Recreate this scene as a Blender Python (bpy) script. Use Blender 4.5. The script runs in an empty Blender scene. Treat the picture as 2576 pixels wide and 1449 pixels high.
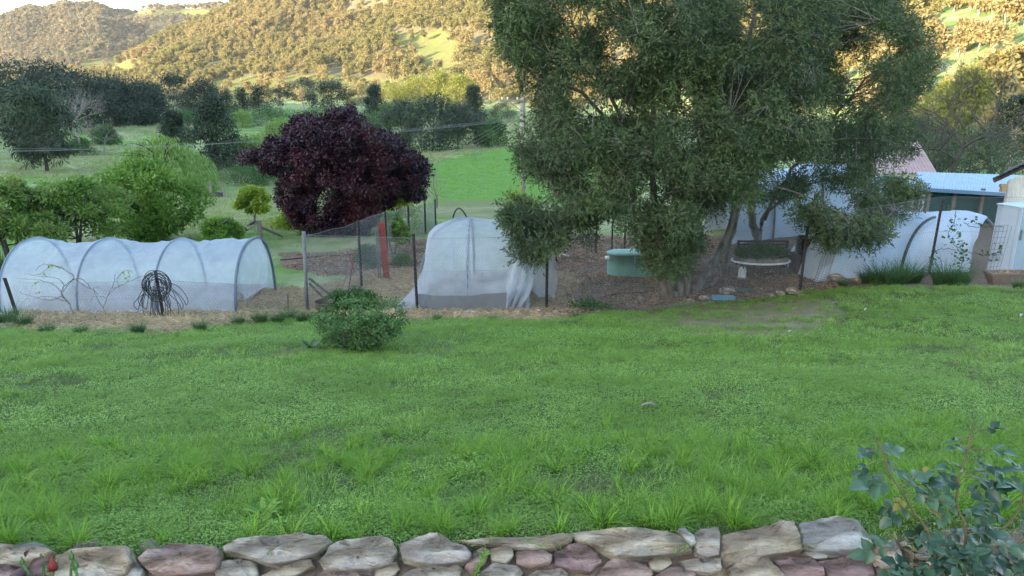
import bpy, math, random
import numpy as np
from mathutils import Vector

# ------------------------------------------------------------------ camera, sky, sun, exposure
sc = bpy.context.scene
FPX, PITCH = 1850.0, math.radians(15.5)          # focal length for a 2576 px wide frame
cam_d = bpy.data.cameras.new('camera'); cam = bpy.data.objects.new('camera', cam_d)
sc.collection.objects.link(cam); sc.camera = cam
cam_d.sensor_width = 36.0; cam_d.lens = 36.0*FPX/2576.0
cam_d.clip_start = 0.05; cam_d.clip_end = 9000
cam.location = (0, 0, 0); cam.rotation_euler = (math.pi/2-PITCH, 0, 0)

SUN_E = math.radians(8.5)
SD = np.array([-0.79, -0.62]); SD = SD/np.linalg.norm(SD)      # horizontal direction towards the sun
world = bpy.data.worlds.new('World'); sc.world = world; world.use_nodes = True
nt = world.node_tree
bg = nt.nodes['Background']; sky = nt.nodes.new('ShaderNodeTexSky')
sky.sky_type = 'NISHITA'; sky.sun_disc = False; sky.sun_elevation = SUN_E
sky.sun_rotation = math.atan2(SD[0], SD[1])
sky.altitude = 400; sky.air_density = 1.0; sky.dust_density = 1.2; sky.ozone_density = 0.9
nt.links.new(sky.outputs[0], bg.inputs[0]); bg.inputs[1].default_value = 0.15
sl = bpy.data.lights.new('sun', 'SUN'); sun = bpy.data.objects.new('sun', sl); sc.collection.objects.link(sun)
sl.energy = 2.7; sl.angle = math.radians(0.5); sl.color = (1.0, 0.80, 0.56)
HAZE = 0.00006
sv = Vector((SD[0]*math.cos(SUN_E), SD[1]*math.cos(SUN_E), math.sin(SUN_E)))
sun.rotation_euler = sv.to_track_quat('Z', 'Y').to_euler()
sc.view_settings.view_transform = 'Standard'; sc.view_settings.look = 'None'
sc.view_settings.gamma = 1; sc.view_settings.exposure = 3.1
sc.cycles.max_bounces = 6; sc.cycles.diffuse_bounces = 3; sc.cycles.transparent_max_bounces = 12
sc.cycles.volume_bounces = 0

# ------------------------------------------------------------------ maths helpers
CP, SP = math.cos(PITCH), math.sin(PITCH)
def ray(px, py):
    x = (px-1288)/FPX; v = (py-724.5)/FPX
    return x, CP-v*SP, -SP-v*CP
def at(px, py, d):                                # world point at ground distance d on a sight line
    x, y, z = ray(px, py); k = d/y
    return np.array([x*k, d, z*k])
def proj(x, y, z):
    dep = np.maximum(y*CP-z*SP, 1e-3); up = y*SP+z*CP
    return 1288+FPX*x/dep, 724.5-FPX*up/dep
def sm(t):
    t = np.clip(t, 0, 1); return t*t*(3-2*t)
def vnoise(x, y, seed=0):
    xi = np.floor(x).astype(np.int64); yi = np.floor(y).astype(np.int64); fx = x-xi; fy = y-yi
    fx = fx*fx*(3-2*fx); fy = fy*fy*(3-2*fy)
    def h(a, b):
        n = (a*374761393+b*668265263+seed*69069) & 0xffffffff
        n = ((n ^ (n >> 13))*1274126177) & 0xffffffff
        return ((n ^ (n >> 16)) & 0xffff)/65535.0
    return (h(xi, yi)*(1-fx)+h(xi+1, yi)*fx)*(1-fy)+(h(xi, yi+1)*(1-fx)+h(xi+1, yi+1)*fx)*fy
def fbm(x, y, o=4, seed=0):
    s = 0; a = .5; t = 0
    for i in range(o):
        s = s+a*vnoise(x*2**i, y*2**i, seed+i*17); t += a; a *= .5
    return s/t
def inpoly(px, py, poly):
    r = np.zeros(np.shape(px), bool); n = len(poly)
    for i in range(n):
        x1, y1 = poly[i]; x2, y2 = poly[(i+1) % n]
        if y1 == y2: continue
        c = ((y1 > py) != (y2 > py)) & (px < (x2-x1)*(py-y1)/(y2-y1)+x1)
        r ^= c
    return r

# ------------------------------------------------------------------ terrain height
YS = [-60, 0, 2.0, 2.45, 2.72, 2.85, 6, 15, 16.7, 24, 30, 45, 65, 95, 115, 180, 300]
ZS = [-2.6, -2.6, -2.55, -2.30, -2.02, -1.93, -2.64, -4.7, -4.85, -4.97, -5.5, -6.8, -8.1, -9.4, -10.0, -10.4, -10.4]
FOOT = ([-1500, 0, 370, 900, 1300, 1700, 2100, 2350, 2576, 3400], [430, 440, 440, 410, 340, 240, 150, 95, 72, 60])
E1 = ([-1500, 0, 250, 370, 520, 670, 800, 1000, 1300, 1800, 2300, 2576, 3400], [.0, .004, .012, .034, .066, .10, .13, .16, .20, .22, .28, .30, .32])
E2 = ([-1500, 0, 75, 139, 189, 264, 314, 375, 444, 528, 597, 700, 1000, 2000], [.036, .056, .068, .079, .093, .094, .081, .079, .084, .086, .087, .091, .10, .11])
def gz(x, y):
    x = np.asarray(x, float); y = np.asarray(y, float)
    b = np.interp(y-0.06*np.clip(x, -3, 3)*(1-sm((y-4)/6)), YS, ZS)
    b = b + 0.72*sm((x-3)/6.5)*sm((y-6)/9)*(1-sm((y-40)/50))
    b = b + (fbm(x*.8+7, y*.8, 3, 5)-.5)*.10*sm((y-3.2)/3)
    b = b + (fbm(x*.05, y*.05, 3, 9)-.5)*2.2*sm((y-30)/60)
    px = np.where(y > 20, 1288+1920*x/np.maximum(y, 20), 1288)
    F = np.interp(px, *FOOT); D = F+np.interp(px, [1300, 2400], [430, 330])
    e1 = np.interp(px, *E1); t = (y-F)/(D-F)
    prof = np.where(t < 1, np.clip(t, 0, 1)**1.25, np.clip(1-(t-1)*.35, .3, 1))
    n = fbm(x/150+3, y/230, 4, 21)-.5; n2 = fbm(x/60, y/110, 3, 33)-.5
    h1 = (e1*D+10.4)*prof + (n*62+n2*20)*sm(t*1.3)*sm((e1+.03)/.08)*np.interp(px, [1300, 2300], [1, .45])
    t2 = (y-800)/620
    e2 = np.interp(px, *E2)
    prof2 = np.where(t2 < 1, sm(t2)**.9, np.clip(1-(t2-1)*.3, .5, 1))
    nn = fbm(x/210+11, y/300, 4, 44)-.5; nr = 1-np.abs(fbm(x/170+y/400, y/500, 3, 52)-.5)*4
    h2 = (e2*1420+10.4)*prof2 + (nn*60+nr*24)*sm(t2*1.5)*(1-sm((t2-.7)/.25)*.9)
    hill = np.where(y > 50, np.maximum(np.maximum(h1, 0), np.where(y > 790, h2, 0)), 0)
    z = b+hill
    s = -(x*SD[0]+y*SD[1]); tt = x*SD[1]-y*SD[0]                 # the hill behind and to the left that holds the valley in shade
    H = 44*(1-sm((tt-370)/130)) + (fbm(tt/90, tt*0+3, 3, 71)-.5)*8
    w = sm(1-np.abs(s+200)/155)
    return z*(1-w)+np.maximum(H, -9)*w
def G(px, py, lo=2.4, hi=900):
    ds = np.geomspace(lo, hi, 900); x, y, z = ray(px, py)
    g = gz(ds*x/y, ds); r = ds*z/y
    k = np.argmax(r < g)
    d = ds[k] if r[k] < g[k] else hi
    if k > 0:
        a, b_ = r[k-1]-g[k-1], g[k]-r[k]; d = ds[k-1]+(ds[k]-ds[k-1])*a/(a+b_+1e-9)
    xx = d*x/y
    return np.array([xx, d, float(gz(xx, d))])
def onground(x, y, dz=0.0): return np.array([x, y, float(gz(x, y))+dz])

# ------------------------------------------------------------------ mesh helpers
COL = sc.collection
def nrm(v): return v/np.maximum(np.linalg.norm(v, axis=-1, keepdims=True), 1e-9)
def mkmesh(name, V, F, mats, mi=None, var=None, smooth=False):
    """V (n,3), F list of (m,k) int arrays"""
    V = np.asarray(V, np.float32); me = bpy.data.meshes.new(name)
    F = [np.asarray(f, np.int32) for f in F if len(f)]
    nl = sum(f.size for f in F); nf = sum(len(f) for f in F)
    me.vertices.add(len(V)); me.vertices.foreach_set('co', V.ravel())
    me.loops.add(nl); me.polygons.add(nf)
    me.loops.foreach_set('vertex_index', np.concatenate([f.ravel() for f in F]))
    tot = np.concatenate([np.full(len(f), f.shape[1], np.int32) for f in F])
    st = np.concatenate([[0], np.cumsum(tot)[:-1]]).astype(np.int32)
    me.polygons.foreach_set('loop_start', st); me.polygons.foreach_set('loop_total', tot)
    for m in (mats if isinstance(mats, (list, tuple)) else [mats]): me.materials.append(m)
    if mi is not None: me.polygons.foreach_set('material_index', np.asarray(mi, np.int32))
    if var is not None:
        a = me.attributes.new('var', 'FLOAT', 'POINT'); a.data.foreach_set('value', np.asarray(var, np.float32))
    me.polygons.foreach_set('use_smooth', np.full(nf, smooth, bool))
    me.update(calc_edges=True); me.validate()
    return me
class MB:
    def __init__(s): s.V = []; s.Q = []; s.T = []; s.n = 0; s.var = []; s.mq = []; s.mt = []; s.mat = 0
    def add(s, V, Q=None, T=None, var=None):
        V = np.asarray(V, float).reshape(-1, 3)
        s.V.append(V)
        if Q is not None and len(Q): s.Q.append(np.asarray(Q, int)+s.n); s.mq.append(np.full(len(Q), s.mat))
        if T is not None and len(T): s.T.append(np.asarray(T, int)+s.n); s.mt.append(np.full(len(T), s.mat))
        s.var.append(np.full(len(V), .5) if var is None else np.asarray(var, float)*np.ones(len(V)))
        s.n += len(V); return s
    def box(s, c, sz, rz=0, rx=0, ry=0):
        h = np.array(sz)/2
        V = np.array([[x, y, z] for x in (-1, 1) for y in (-1, 1) for z in (-1, 1)])*h
        V = V @ rot(rx, ry, rz).T + np.array(c)
        return s.add(V, [[0, 1, 3, 2], [4, 6, 7, 5], [0, 4, 5, 1], [2, 3, 7, 6], [0, 2, 6, 4], [1, 5, 7, 3]])
    def tube(s, P, R, n=6, cap=True, var=None):
        P = np.asarray(P, float); m = len(P); R = np.ones(m)*np.asarray(R, float)
        T = nrm(np.gradient(P, axis=0))
        ref = np.array([0.0, 0, 1]) if abs(T[:, 2].mean()) < .8 else np.array([1.0, 0, 0])
        A = nrm(np.cross(T, ref)); B = np.cross(T, A)
        an = np.linspace(0, 2*math.pi, n, endpoint=False)
        V = P[:, None]+R[:, None, None]*(np.cos(an)[None, :, None]*A[:, None]+np.sin(an)[None, :, None]*B[:, None])
        i = np.arange(m-1)[:, None]*n; j = np.arange(n)[None]; k = (j+1) % n
        Q = np.stack([i+j, i+k, i+n+k, i+n+j], -1).reshape(-1, 4)
        V = V.reshape(-1, 3); Tt = []
        if cap:
            V = np.vstack([V, P[0], P[-1]])
            for q in range(n): Tt += [[m*n, (q+1) % n, q], [m*n+1, (m-1)*n+q, (m-1)*n+(q+1) % n]]
        return s.add(V, Q, Tt, var)
    def lathe(s, c, prof, n=20, sx=1, sy=1):
        an = np.linspace(0, 2*math.pi, n, endpoint=False); V = []
        for r, z in prof: V.append(np.stack([np.cos(an)*r*sx, np.sin(an)*r*sy, np.full(n, z)], -1))
        V = np.concatenate(V)+np.array(c); m = len(prof)
        i = np.arange(m-1)[:, None]*n; j = np.arange(n)[None]; k = (j+1) % n
        return s.add(V, np.stack([i+j, i+k, i+n+k, i+n+j], -1).reshape(-1, 4))
    def grid(s, P, var=None):
        a, b = P.shape[:2]; i = np.arange(a-1)[:, None]*b; j = np.arange(b-1)[None]
        return s.add(P.reshape(-1, 3), np.stack([i+j, i+j+1, i+b+j+1, i+b+j], -1).reshape(-1, 4), None, var)
    def mesh(s, name, mats, smooth=False, off=None):
        V = np.concatenate(s.V)
        if off is not None: V = V-np.asarray(off)
        F = []; mi = []
        if s.Q: F.append(np.concatenate(s.Q)); mi.append(np.concatenate(s.mq))
        if s.T: F.append(np.concatenate(s.T)); mi.append(np.concatenate(s.mt))
        return mkmesh(name, V, F, mats, np.concatenate(mi), np.concatenate(s.var), smooth)
def rot(rx=0, ry=0, rz=0):
    cx, sx, cy, sy, cz, sz = math.cos(rx), math.sin(rx), math.cos(ry), math.sin(ry), math.cos(rz), math.sin(rz)
    return np.array([[cz, -sz, 0], [sz, cz, 0], [0, 0, 1]]) @ np.array([[cy, 0, sy], [0, 1, 0], [-sy, 0, cy]]) @ np.array([[1, 0, 0], [0, cx, -sx], [0, sx, cx]])
def tag(o, label=None, cat=None, group=None, kind=None):
    for k, v in (('label', label), ('category', cat), ('group', group), ('kind', kind)):
        if v: o[k] = v
    return o
def thing(name, label, cat, loc, group=None):
    o = bpy.data.objects.new(name, None); COL.objects.link(o); o.location = tuple(float(c) for c in loc)
    o.empty_display_size = .1
    return tag(o, label, cat, group)
def part(name, mb, mat, root, smooth=False, label=None):
    off = np.array(root.location) if root is not None else None
    p = root.parent if root is not None else None
    while p is not None: off = off+np.array(p.location); p = p.parent
    o = bpy.data.objects.new(name, mb.mesh(name, mat, smooth, off)); COL.objects.link(o); o.parent = root
    if label: o['label'] = label
    return o
def solo(name, mb, mat, label, cat, loc, group=None, smooth=False):
    o = bpy.data.objects.new(name, mb.mesh(name, mat, smooth, np.array(loc))); COL.objects.link(o)
    o.location = tuple(float(c) for c in loc); return tag(o, label, cat, group)
def copy_tree(o, parent=None):
    c = o.copy(); COL.objects.link(c); c.parent = parent
    for ch in o.children: copy_tree(ch, c)
    return c
def bez(a, b, c, n=8):
    t = np.linspace(0, 1, n)[:, None]; a, b, c = map(np.asarray, (a, b, c))
    return (1-t)**2*a+2*t*(1-t)*b+t*t*c
def spline(P, n=8):
    P = np.asarray(P, float); Q = np.vstack([2*P[0]-P[1], P, 2*P[-1]-P[-2]]); out = []
    for i in range(1, len(Q)-2):
        t = np.linspace(0, 1, n, endpoint=False)[:, None]
        p0, p1, p2, p3 = Q[i-1], Q[i], Q[i+1], Q[i+2]
        out.append(.5*((2*p1)+(-p0+p2)*t+(2*p0-5*p1+4*p2-p3)*t*t+(-p0+3*p1-3*p2+p3)*t**3))
    return np.vstack(out+[P[-1:]])

# ------------------------------------------------------------------ materials
def newmat(name):
    m = bpy.data.materials.new(name); m.use_nodes = True; n = m.node_tree
    return m, n, n.nodes['Principled BSDF']
def N(n, t, **kw):
    x = n.nodes.new(t)
    for k, v in kw.items(): setattr(x, k, v)
    return x
def noise(n, scale, detail=4, rough=.6, vec=None, world=False):
    t = N(n, 'ShaderNodeTexNoise'); t.inputs['Scale'].default_value = scale; t.inputs['Detail'].default_value = detail; t.inputs['Roughness'].default_value = rough
    if vec is None:
        g = N(n, 'ShaderNodeNewGeometry') if world else N(n, 'ShaderNodeTexCoord')
        vec = g.outputs['Position'] if world else g.outputs['Object']
    n.links.new(vec, t.inputs['Vector']); return t
def ramp(n, fac, stops):
    r = N(n, 'ShaderNodeValToRGB'); e = r.color_ramp.elements
    while len(e) < len(stops): e.new(.5)
    for i, (p, c) in enumerate(stops): e[i].position = p; e[i].color = (*c, 1)
    n.links.new(fac, r.inputs[0]); return r
def mix(n, fac, a, b, mode='MIX'):
    m = N(n, 'ShaderNodeMix', data_type='RGBA', blend_type=mode)
    for s, v in ((m.inputs[0], fac), (m.inputs[6], a), (m.inputs[7], b)):
        if isinstance(v, (int, float)): s.default_value = v
        elif isinstance(v, tuple): s.default_value = (*v, 1)
        else: n.links.new(v, s)
    return m.outputs[2]
def bump(n, h, strength, dist, bs):
    b = N(n, 'ShaderNodeBump'); b.inputs['Strength'].default_value = strength; b.inputs['Distance'].default_value = dist
    n.links.new(h, b.inputs['Height']); n.links.new(b.outputs[0], bs.inputs['Normal'])
def smat(name, c1, c2=None, scale=8, rough=.7, metal=0, bmp=.3, bd=.01, world=False, stretch=None):
    m, n, bs = newmat(name); c2 = c2 or tuple(v*.7 for v in c1)
    vec = None
    if stretch:
        g = N(n, 'ShaderNodeTexCoord'); mp = N(n, 'ShaderNodeMapping'); mp.inputs['Scale'].default_value = stretch
        n.links.new(g.outputs['Object'], mp.inputs[0]); vec = mp.outputs[0]
    t = noise(n, scale, 6, .65, vec, world); r = ramp(n, t.outputs[0], [(.3, c2), (.68, c1)])
    n.links.new(r.outputs[0], bs.inputs['Base Color']); bs.inputs['Roughness'].default_value = rough; bs.inputs['Metallic'].default_value = metal
    if bmp: bump(n, t.outputs[0], bmp, bd, bs)
    return m
def leafmat(name, c1, c2, c3=None, transl=.3, wscale=.6, rough=.5, spec=.25):
    """c1..c2 by leaf, drifting towards c3 over patches"""
    m, n, bs = newmat(name); out = n.nodes['Material Output']
    a = N(n, 'ShaderNodeAttribute', attribute_name='var')
    col = ramp(n, a.outputs['Fac'], [(.1, c1), (.9, c2)]).outputs[0]
    if c3:
        t = noise(n, wscale, 3, .6, None, True); r = ramp(n, t.outputs[0], [(.40, (0, 0, 0)), (.62, (1, 1, 1))])
        col = mix(n, r.outputs[0], col, c3)
    n.links.new(col, bs.inputs['Base Color']); bs.inputs['Roughness'].default_value = rough
    bs.inputs['Specular IOR Level'].default_value = spec
    tr = N(n, 'ShaderNodeBsdfTranslucent'); n.links.new(mix(n, .5, col, (.10, .16, .02), 'ADD') if False else col, tr.inputs[0])
    ms = N(n, 'ShaderNodeMixShader'); ms.inputs[0].default_value = transl
    n.links.new(bs.outputs[0], ms.inputs[1]); n.links.new(tr.outputs[0], ms.inputs[2]); n.links.new(ms.outputs[0], out.inputs[0])
    return m
def netmat(name, col, alpha, rough=.6, weave=60):
    m, n, bs = newmat(name); out = n.nodes['Material Output']
    bs.inputs['Base Color'].default_value = (*col, 1); bs.inputs['Roughness'].default_value = rough
    tp = N(n, 'ShaderNodeBsdfTransparent'); tl = N(n, 'ShaderNodeBsdfTranslucent'); tl.inputs[0].default_value = (*col, 1)
    a = N(n, 'ShaderNodeMixShader'); a.inputs[0].default_value = .45; n.links.new(bs.outputs[0], a.inputs[1]); n.links.new(tl.outputs[0], a.inputs[2])
    b = N(n, 'ShaderNodeMixShader'); n.links.new(tp.outputs[0], b.inputs[1]); n.links.new(a.outputs[0], b.inputs[2])
    t = noise(n, 3.0, 5, .6); r = N(n, 'ShaderNodeMapRange'); r.inputs[3].default_value = alpha-.07; r.inputs[4].default_value = alpha+.07
    r.inputs[1].default_value = .3; r.inputs[2].default_value = .7
    n.links.new(t.outputs[0], r.inputs[0]); n.links.new(r.outputs[0], b.inputs[0]); n.links.new(b.outputs[0], out.inputs[0])
    bump(n, noise(n, 6, 6, .7).outputs[0], .7, .05, bs)
    return m

M = {}
M['bark'] = smat('bark', (.26, .215, .175), (.05, .04, .033), 9, .9, 0, .8, .03, stretch=(1, 1, .18))
M['barkpale'] = smat('bark_pale', (.40, .36, .31), (.18, .15, .12), 7, .9, 0, .7, .02, stretch=(1, 1, .2))
M['barkgum'] = smat('bark_gum', (.42, .38, .32), (.22, .19, .15), .8, .85, 0, .2, .05)
M['barkdark'] = smat('bark_dark', (.06, .05, .042), (.025, .02, .018), 6, .9, 0, .6, .02)
M['twig'] = smat('twig_grey', (.24, .21, .19), (.12, .10, .09), 5, .9, 0, .2)
M['big'] = leafmat('foliage_big_tree', (.018, .038, .016), (.17, .235, .085), (.07, .10, .05), .25, .5)
M['casu'] = leafmat('foliage_casuarina', (.020, .036, .020), (.075, .105, .048), (.045, .062, .04), .15, .15)
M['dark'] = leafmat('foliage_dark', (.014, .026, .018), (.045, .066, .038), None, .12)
M['gum'] = leafmat('foliage_gum', (.20, .16, .07), (.42, .33, .16), (.21, .20, .07), .35, .011)
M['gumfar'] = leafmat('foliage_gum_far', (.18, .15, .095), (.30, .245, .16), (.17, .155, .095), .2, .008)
M['yellow'] = leafmat('foliage_sunlit', (.16, .18, .035), (.26, .27, .06), None, .3)  # leaf colour for sunlit trees, low sun's yellow put into the green
M['willow'] = leafmat('foliage_willow', (.12, .21, .045), (.24, .36, .09), None, .35)
M['green'] = leafmat('foliage_green', (.06, .15, .02), (.24, .38, .07), (.13, .24, .04), .35, .8)
M['green2'] = leafmat('foliage_orchard', (.06, .15, .02), (.25, .38, .09), (.17, .23, .06), .35, 1.2)
M['lime'] = leafmat('foliage_lime', (.17, .27, .03), (.34, .42, .06), None, .4)
M['shrub'] = leafmat('foliage_shrub', (.035, .085, .025), (.08, .16, .045), None, .25)
M['maple'] = leafmat('foliage_purple', (.016, .005, .009), (.085, .015, .024), (.026, .009, .020), .2, .7, .4, .4)
M['rosegreen'] = leafmat('foliage_rose_bush', (.05, .12, .03), (.13, .24, .08), (.09, .16, .05), .25, 4)
M['roseleaf'] = leafmat('rose_leaf', (.012, .040, .018), (.055, .115, .055), None, .12, 1, .38, .5)
M['roseyoung'] = leafmat('rose_leaf_young', (.17, .17, .03), (.22, .11, .03), None, .25, 1, .4, .4)
M['bronze'] = leafmat('bronze_leaf', (.035, .012, .02), (.06, .02, .028), None, .15, 1, .4, .4)
M['stem'] = smat('rose_stem', (.16, .10, .05), (.07, .09, .03), 12, .6, 0, .1)
M['stemgreen'] = smat('bud_green', (.09, .18, .05), (.06, .12, .035), 12, .5, 0, .1)
M['petal'] = smat('petal_red', (.22, .008, .012), (.10, .004, .006), 20, .55, 0, .1)
M['grass'] = leafmat('grass_blade', (.035, .10, .016), (.40, .60, .14), (.18, .30, .055), .42, .9, .5, .2)
M['tallgrass'] = leafmat('grass_long', (.04, .12, .010), (.31, .51, .055), (.16, .30, .035), .4, 1.6, .45, .25)
M['drygrass'] = leafmat('grass_thin', (.16, .19, .07), (.27, .27, .13), (.12, .2, .05), .3, 1.5)
M['meadow'] = leafmat('grass_meadow', (.16, .22, .07), (.36, .38, .17), (.27, .28, .15), .3, .12)
M['paddock'] = leafmat('grass_paddock', (.10, .25, .025), (.22, .42, .06), None, .3)
M['darkgrass'] = leafmat('grass_clump_dark', (.03, .08, .025), (.08, .15, .05), None, .3)
M['blonde'] = leafmat('grass_dead', (.34, .22, .11), (.50, .36, .18), None, .2)
M['straw'] = leafmat('straw', (.24, .17, .10), (.56, .43, .25), None, .1)
M['mulch'] = leafmat('bark_mulch', (.11, .07, .045), (.36, .25, .17), None, .05)
M['hose'] = smat('black_poly_pipe', (.025, .025, .028), (.015, .015, .016), 5, .5, 0, 0)
M['greenhose'] = smat('green_hose', (.05, .16, .13), (.04, .11, .10), 5, .5, 0, 0)
M['post'] = smat('steel_post_dark', (.05, .042, .04), (.02, .018, .02), 12, .7, .3, .1)
M['galv'] = smat('galvanised_steel', (.16, .165, .17), (.09, .095, .10), 6, .7, .1, .1)
M['wire'] = smat('galvanised_wire', (.24, .25, .27), (.15, .16, .17), 3, .5, .4, 0)
M['pipe'] = smat('poly_hoop_grey', (.12, .155, .20), (.08, .11, .15), 4, .5, 0, 0)
M['net'] = netmat('bird_net_white', (.60, .68, .80), .50)
M['net2'] = netmat('insect_net_white', (.62, .68, .78), .48)
M['cover'] = smat('frost_cloth', (.47, .55, .66), (.38, .46, .57), 3, .8, 0, .4, .03)
M['shade'] = netmat('shade_cloth_grey', (.22, .22, .22), .82)
M['shadegreen'] = netmat('shade_cloth_green', (.02, .13, .12), .88)
M['wood'] = smat('weathered_wood', (.26, .22, .18), (.12, .10, .085), 6, .9, 0, .5, .01, stretch=(1, .3, .3))
M['wooddark'] = smat('dark_wood', (.07, .05, .04), (.035, .025, .022), 6, .9, 0, .4)
M['red'] = smat('red_paint', (.24, .035, .026), (.13, .022, .018), 10, .6, 0, .2)
M['tank'] = smat('tank_green', (.16, .33, .28), (.13, .27, .23), 3, .6, 0, .05)
M['roof'] = smat('zinc_roof', (.20, .30, .43), (.15, .24, .36), 2.5, .5, .2, 0)
M['roofred'] = smat('faded_red_roof', (.40, .27, .26), (.32, .22, .21), 2, .7, .1, 0)
M['roofdark'] = smat('dark_roof', (.05, .045, .045), (.03, .026, .026), 6, .8, 0, .3)
M['white'] = smat('white_enamel', (.42, .51, .62), (.36, .44, .54), 2, .45, 0, 0)
M['cream'] = smat('cream_iron', (.62, .60, .56), (.46, .44, .42), 3, .7, 0, .1)
M['whitepl'] = smat('white_plastic', (.80, .78, .76), (.7, .66, .64), 4, .5, 0, 0)
M['greypanel'] = smat('grey_panel', (.27, .33, .40), (.22, .28, .35), 1.5, .5, 0, 0)
M['clay'] = smat('clay_trough', (.17, .125, .10), (.11, .08, .065), 6, .8, 0, .3)
M['blue'] = smat('blue_metal', (.16, .30, .42), (.12, .24, .35), 6, .5, .2, 0)
M['black'] = smat('black_plastic', (.02, .02, .025), (.012, .012, .014), 6, .5, 0, .1)
M['glass'] = smat('insulator', (.7, .7, .7), (.6, .6, .6), 6, .3, 0, 0)
M['bird'] = smat('feather_black', (.018, .018, .022), (.01, .01, .012), 20, .6, 0, 0)
def stonemat(name, c1, c2, c3):
    m, n, bs = newmat(name); g = N(n, 'ShaderNodeTexCoord'); mp = N(n, 'ShaderNodeMapping')
    mp.inputs['Scale'].default_value = (1, 2.6, 5.0); mp.inputs['Rotation'].default_value = (.5, .25, 0)
    n.links.new(g.outputs['Object'], mp.inputs[0])
    t = noise(n, 5, 8, .68, mp.outputs[0]); t2 = noise(n, 2.2, 3, .5); t3 = noise(n, 26, 6, .7, mp.outputs[0])
    w = N(n, 'ShaderNodeTexNoise', noise_type='RIDGED_MULTIFRACTAL'); w.inputs['Scale'].default_value = 3.0; w.inputs['Detail'].default_value = 8
    n.links.new(mp.outputs[0], w.inputs['Vector'])
    r = ramp(n, t.outputs[0], [(.30, c2), (.52, c1), (.75, tuple(min(v*1.25, .75) for v in c1))])
    c = mix(n, ramp(n, t2.outputs[0], [(.5, (0, 0, 0)), (.68, (1, 1, 1))]).outputs[0], r.outputs[0], c3)
    crk = ramp(n, w.outputs[0], [(.0, (.18, .15, .13)), (.05, (.5, .46, .44)), (.12, (1, 1, 1))]); c = mix(n, .7, c, crk.outputs[0], 'MULTIPLY')
    c = mix(n, .30, c, ramp(n, t3.outputs[0], [(.35, (.25, .23, .22)), (.65, (1, 1, 1))]).outputs[0], 'MULTIPLY')
    n.links.new(c, bs.inputs['Base Color']); bs.inputs['Roughness'].default_value = .85
    a = N(n, 'ShaderNodeMath', operation='ADD'); n.links.new(t.outputs[0], a.inputs[0])
    b = N(n, 'ShaderNodeMath', operation='MULTIPLY'); n.links.new(w.outputs[0], b.inputs[0]); b.inputs[1].default_value = .35
    n.links.new(b.outputs[0], a.inputs[1])
    a2 = N(n, 'ShaderNodeMath', operation='MULTIPLY_ADD'); n.links.new(t3.outputs[0], a2.inputs[0]); a2.inputs[1].default_value = .3; n.links.new(a.outputs[0], a2.inputs[2])
    bump(n, a2.outputs[0], 1.0, .06, bs)
    return m
M['st_grey'] = stonemat('stone_grey', (.66, .57, .47), (.34, .28, .25), (.42, .34, .31))
M['st_tan'] = stonemat('stone_tan', (.68, .55, .40), (.36, .27, .20), (.46, .41, .37))
M['st_pink'] = stonemat('stone_pink', (.60, .42, .36), (.26, .17, .16), (.42, .24, .20))
M['st_purple'] = stonemat('stone_purple', (.46, .31, .29), (.16, .10, .105), (.34, .19, .18))
M['st_white'] = stonemat('stone_white', (.70, .67, .62), (.36, .34, .35), (.52, .50, .50))
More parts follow.
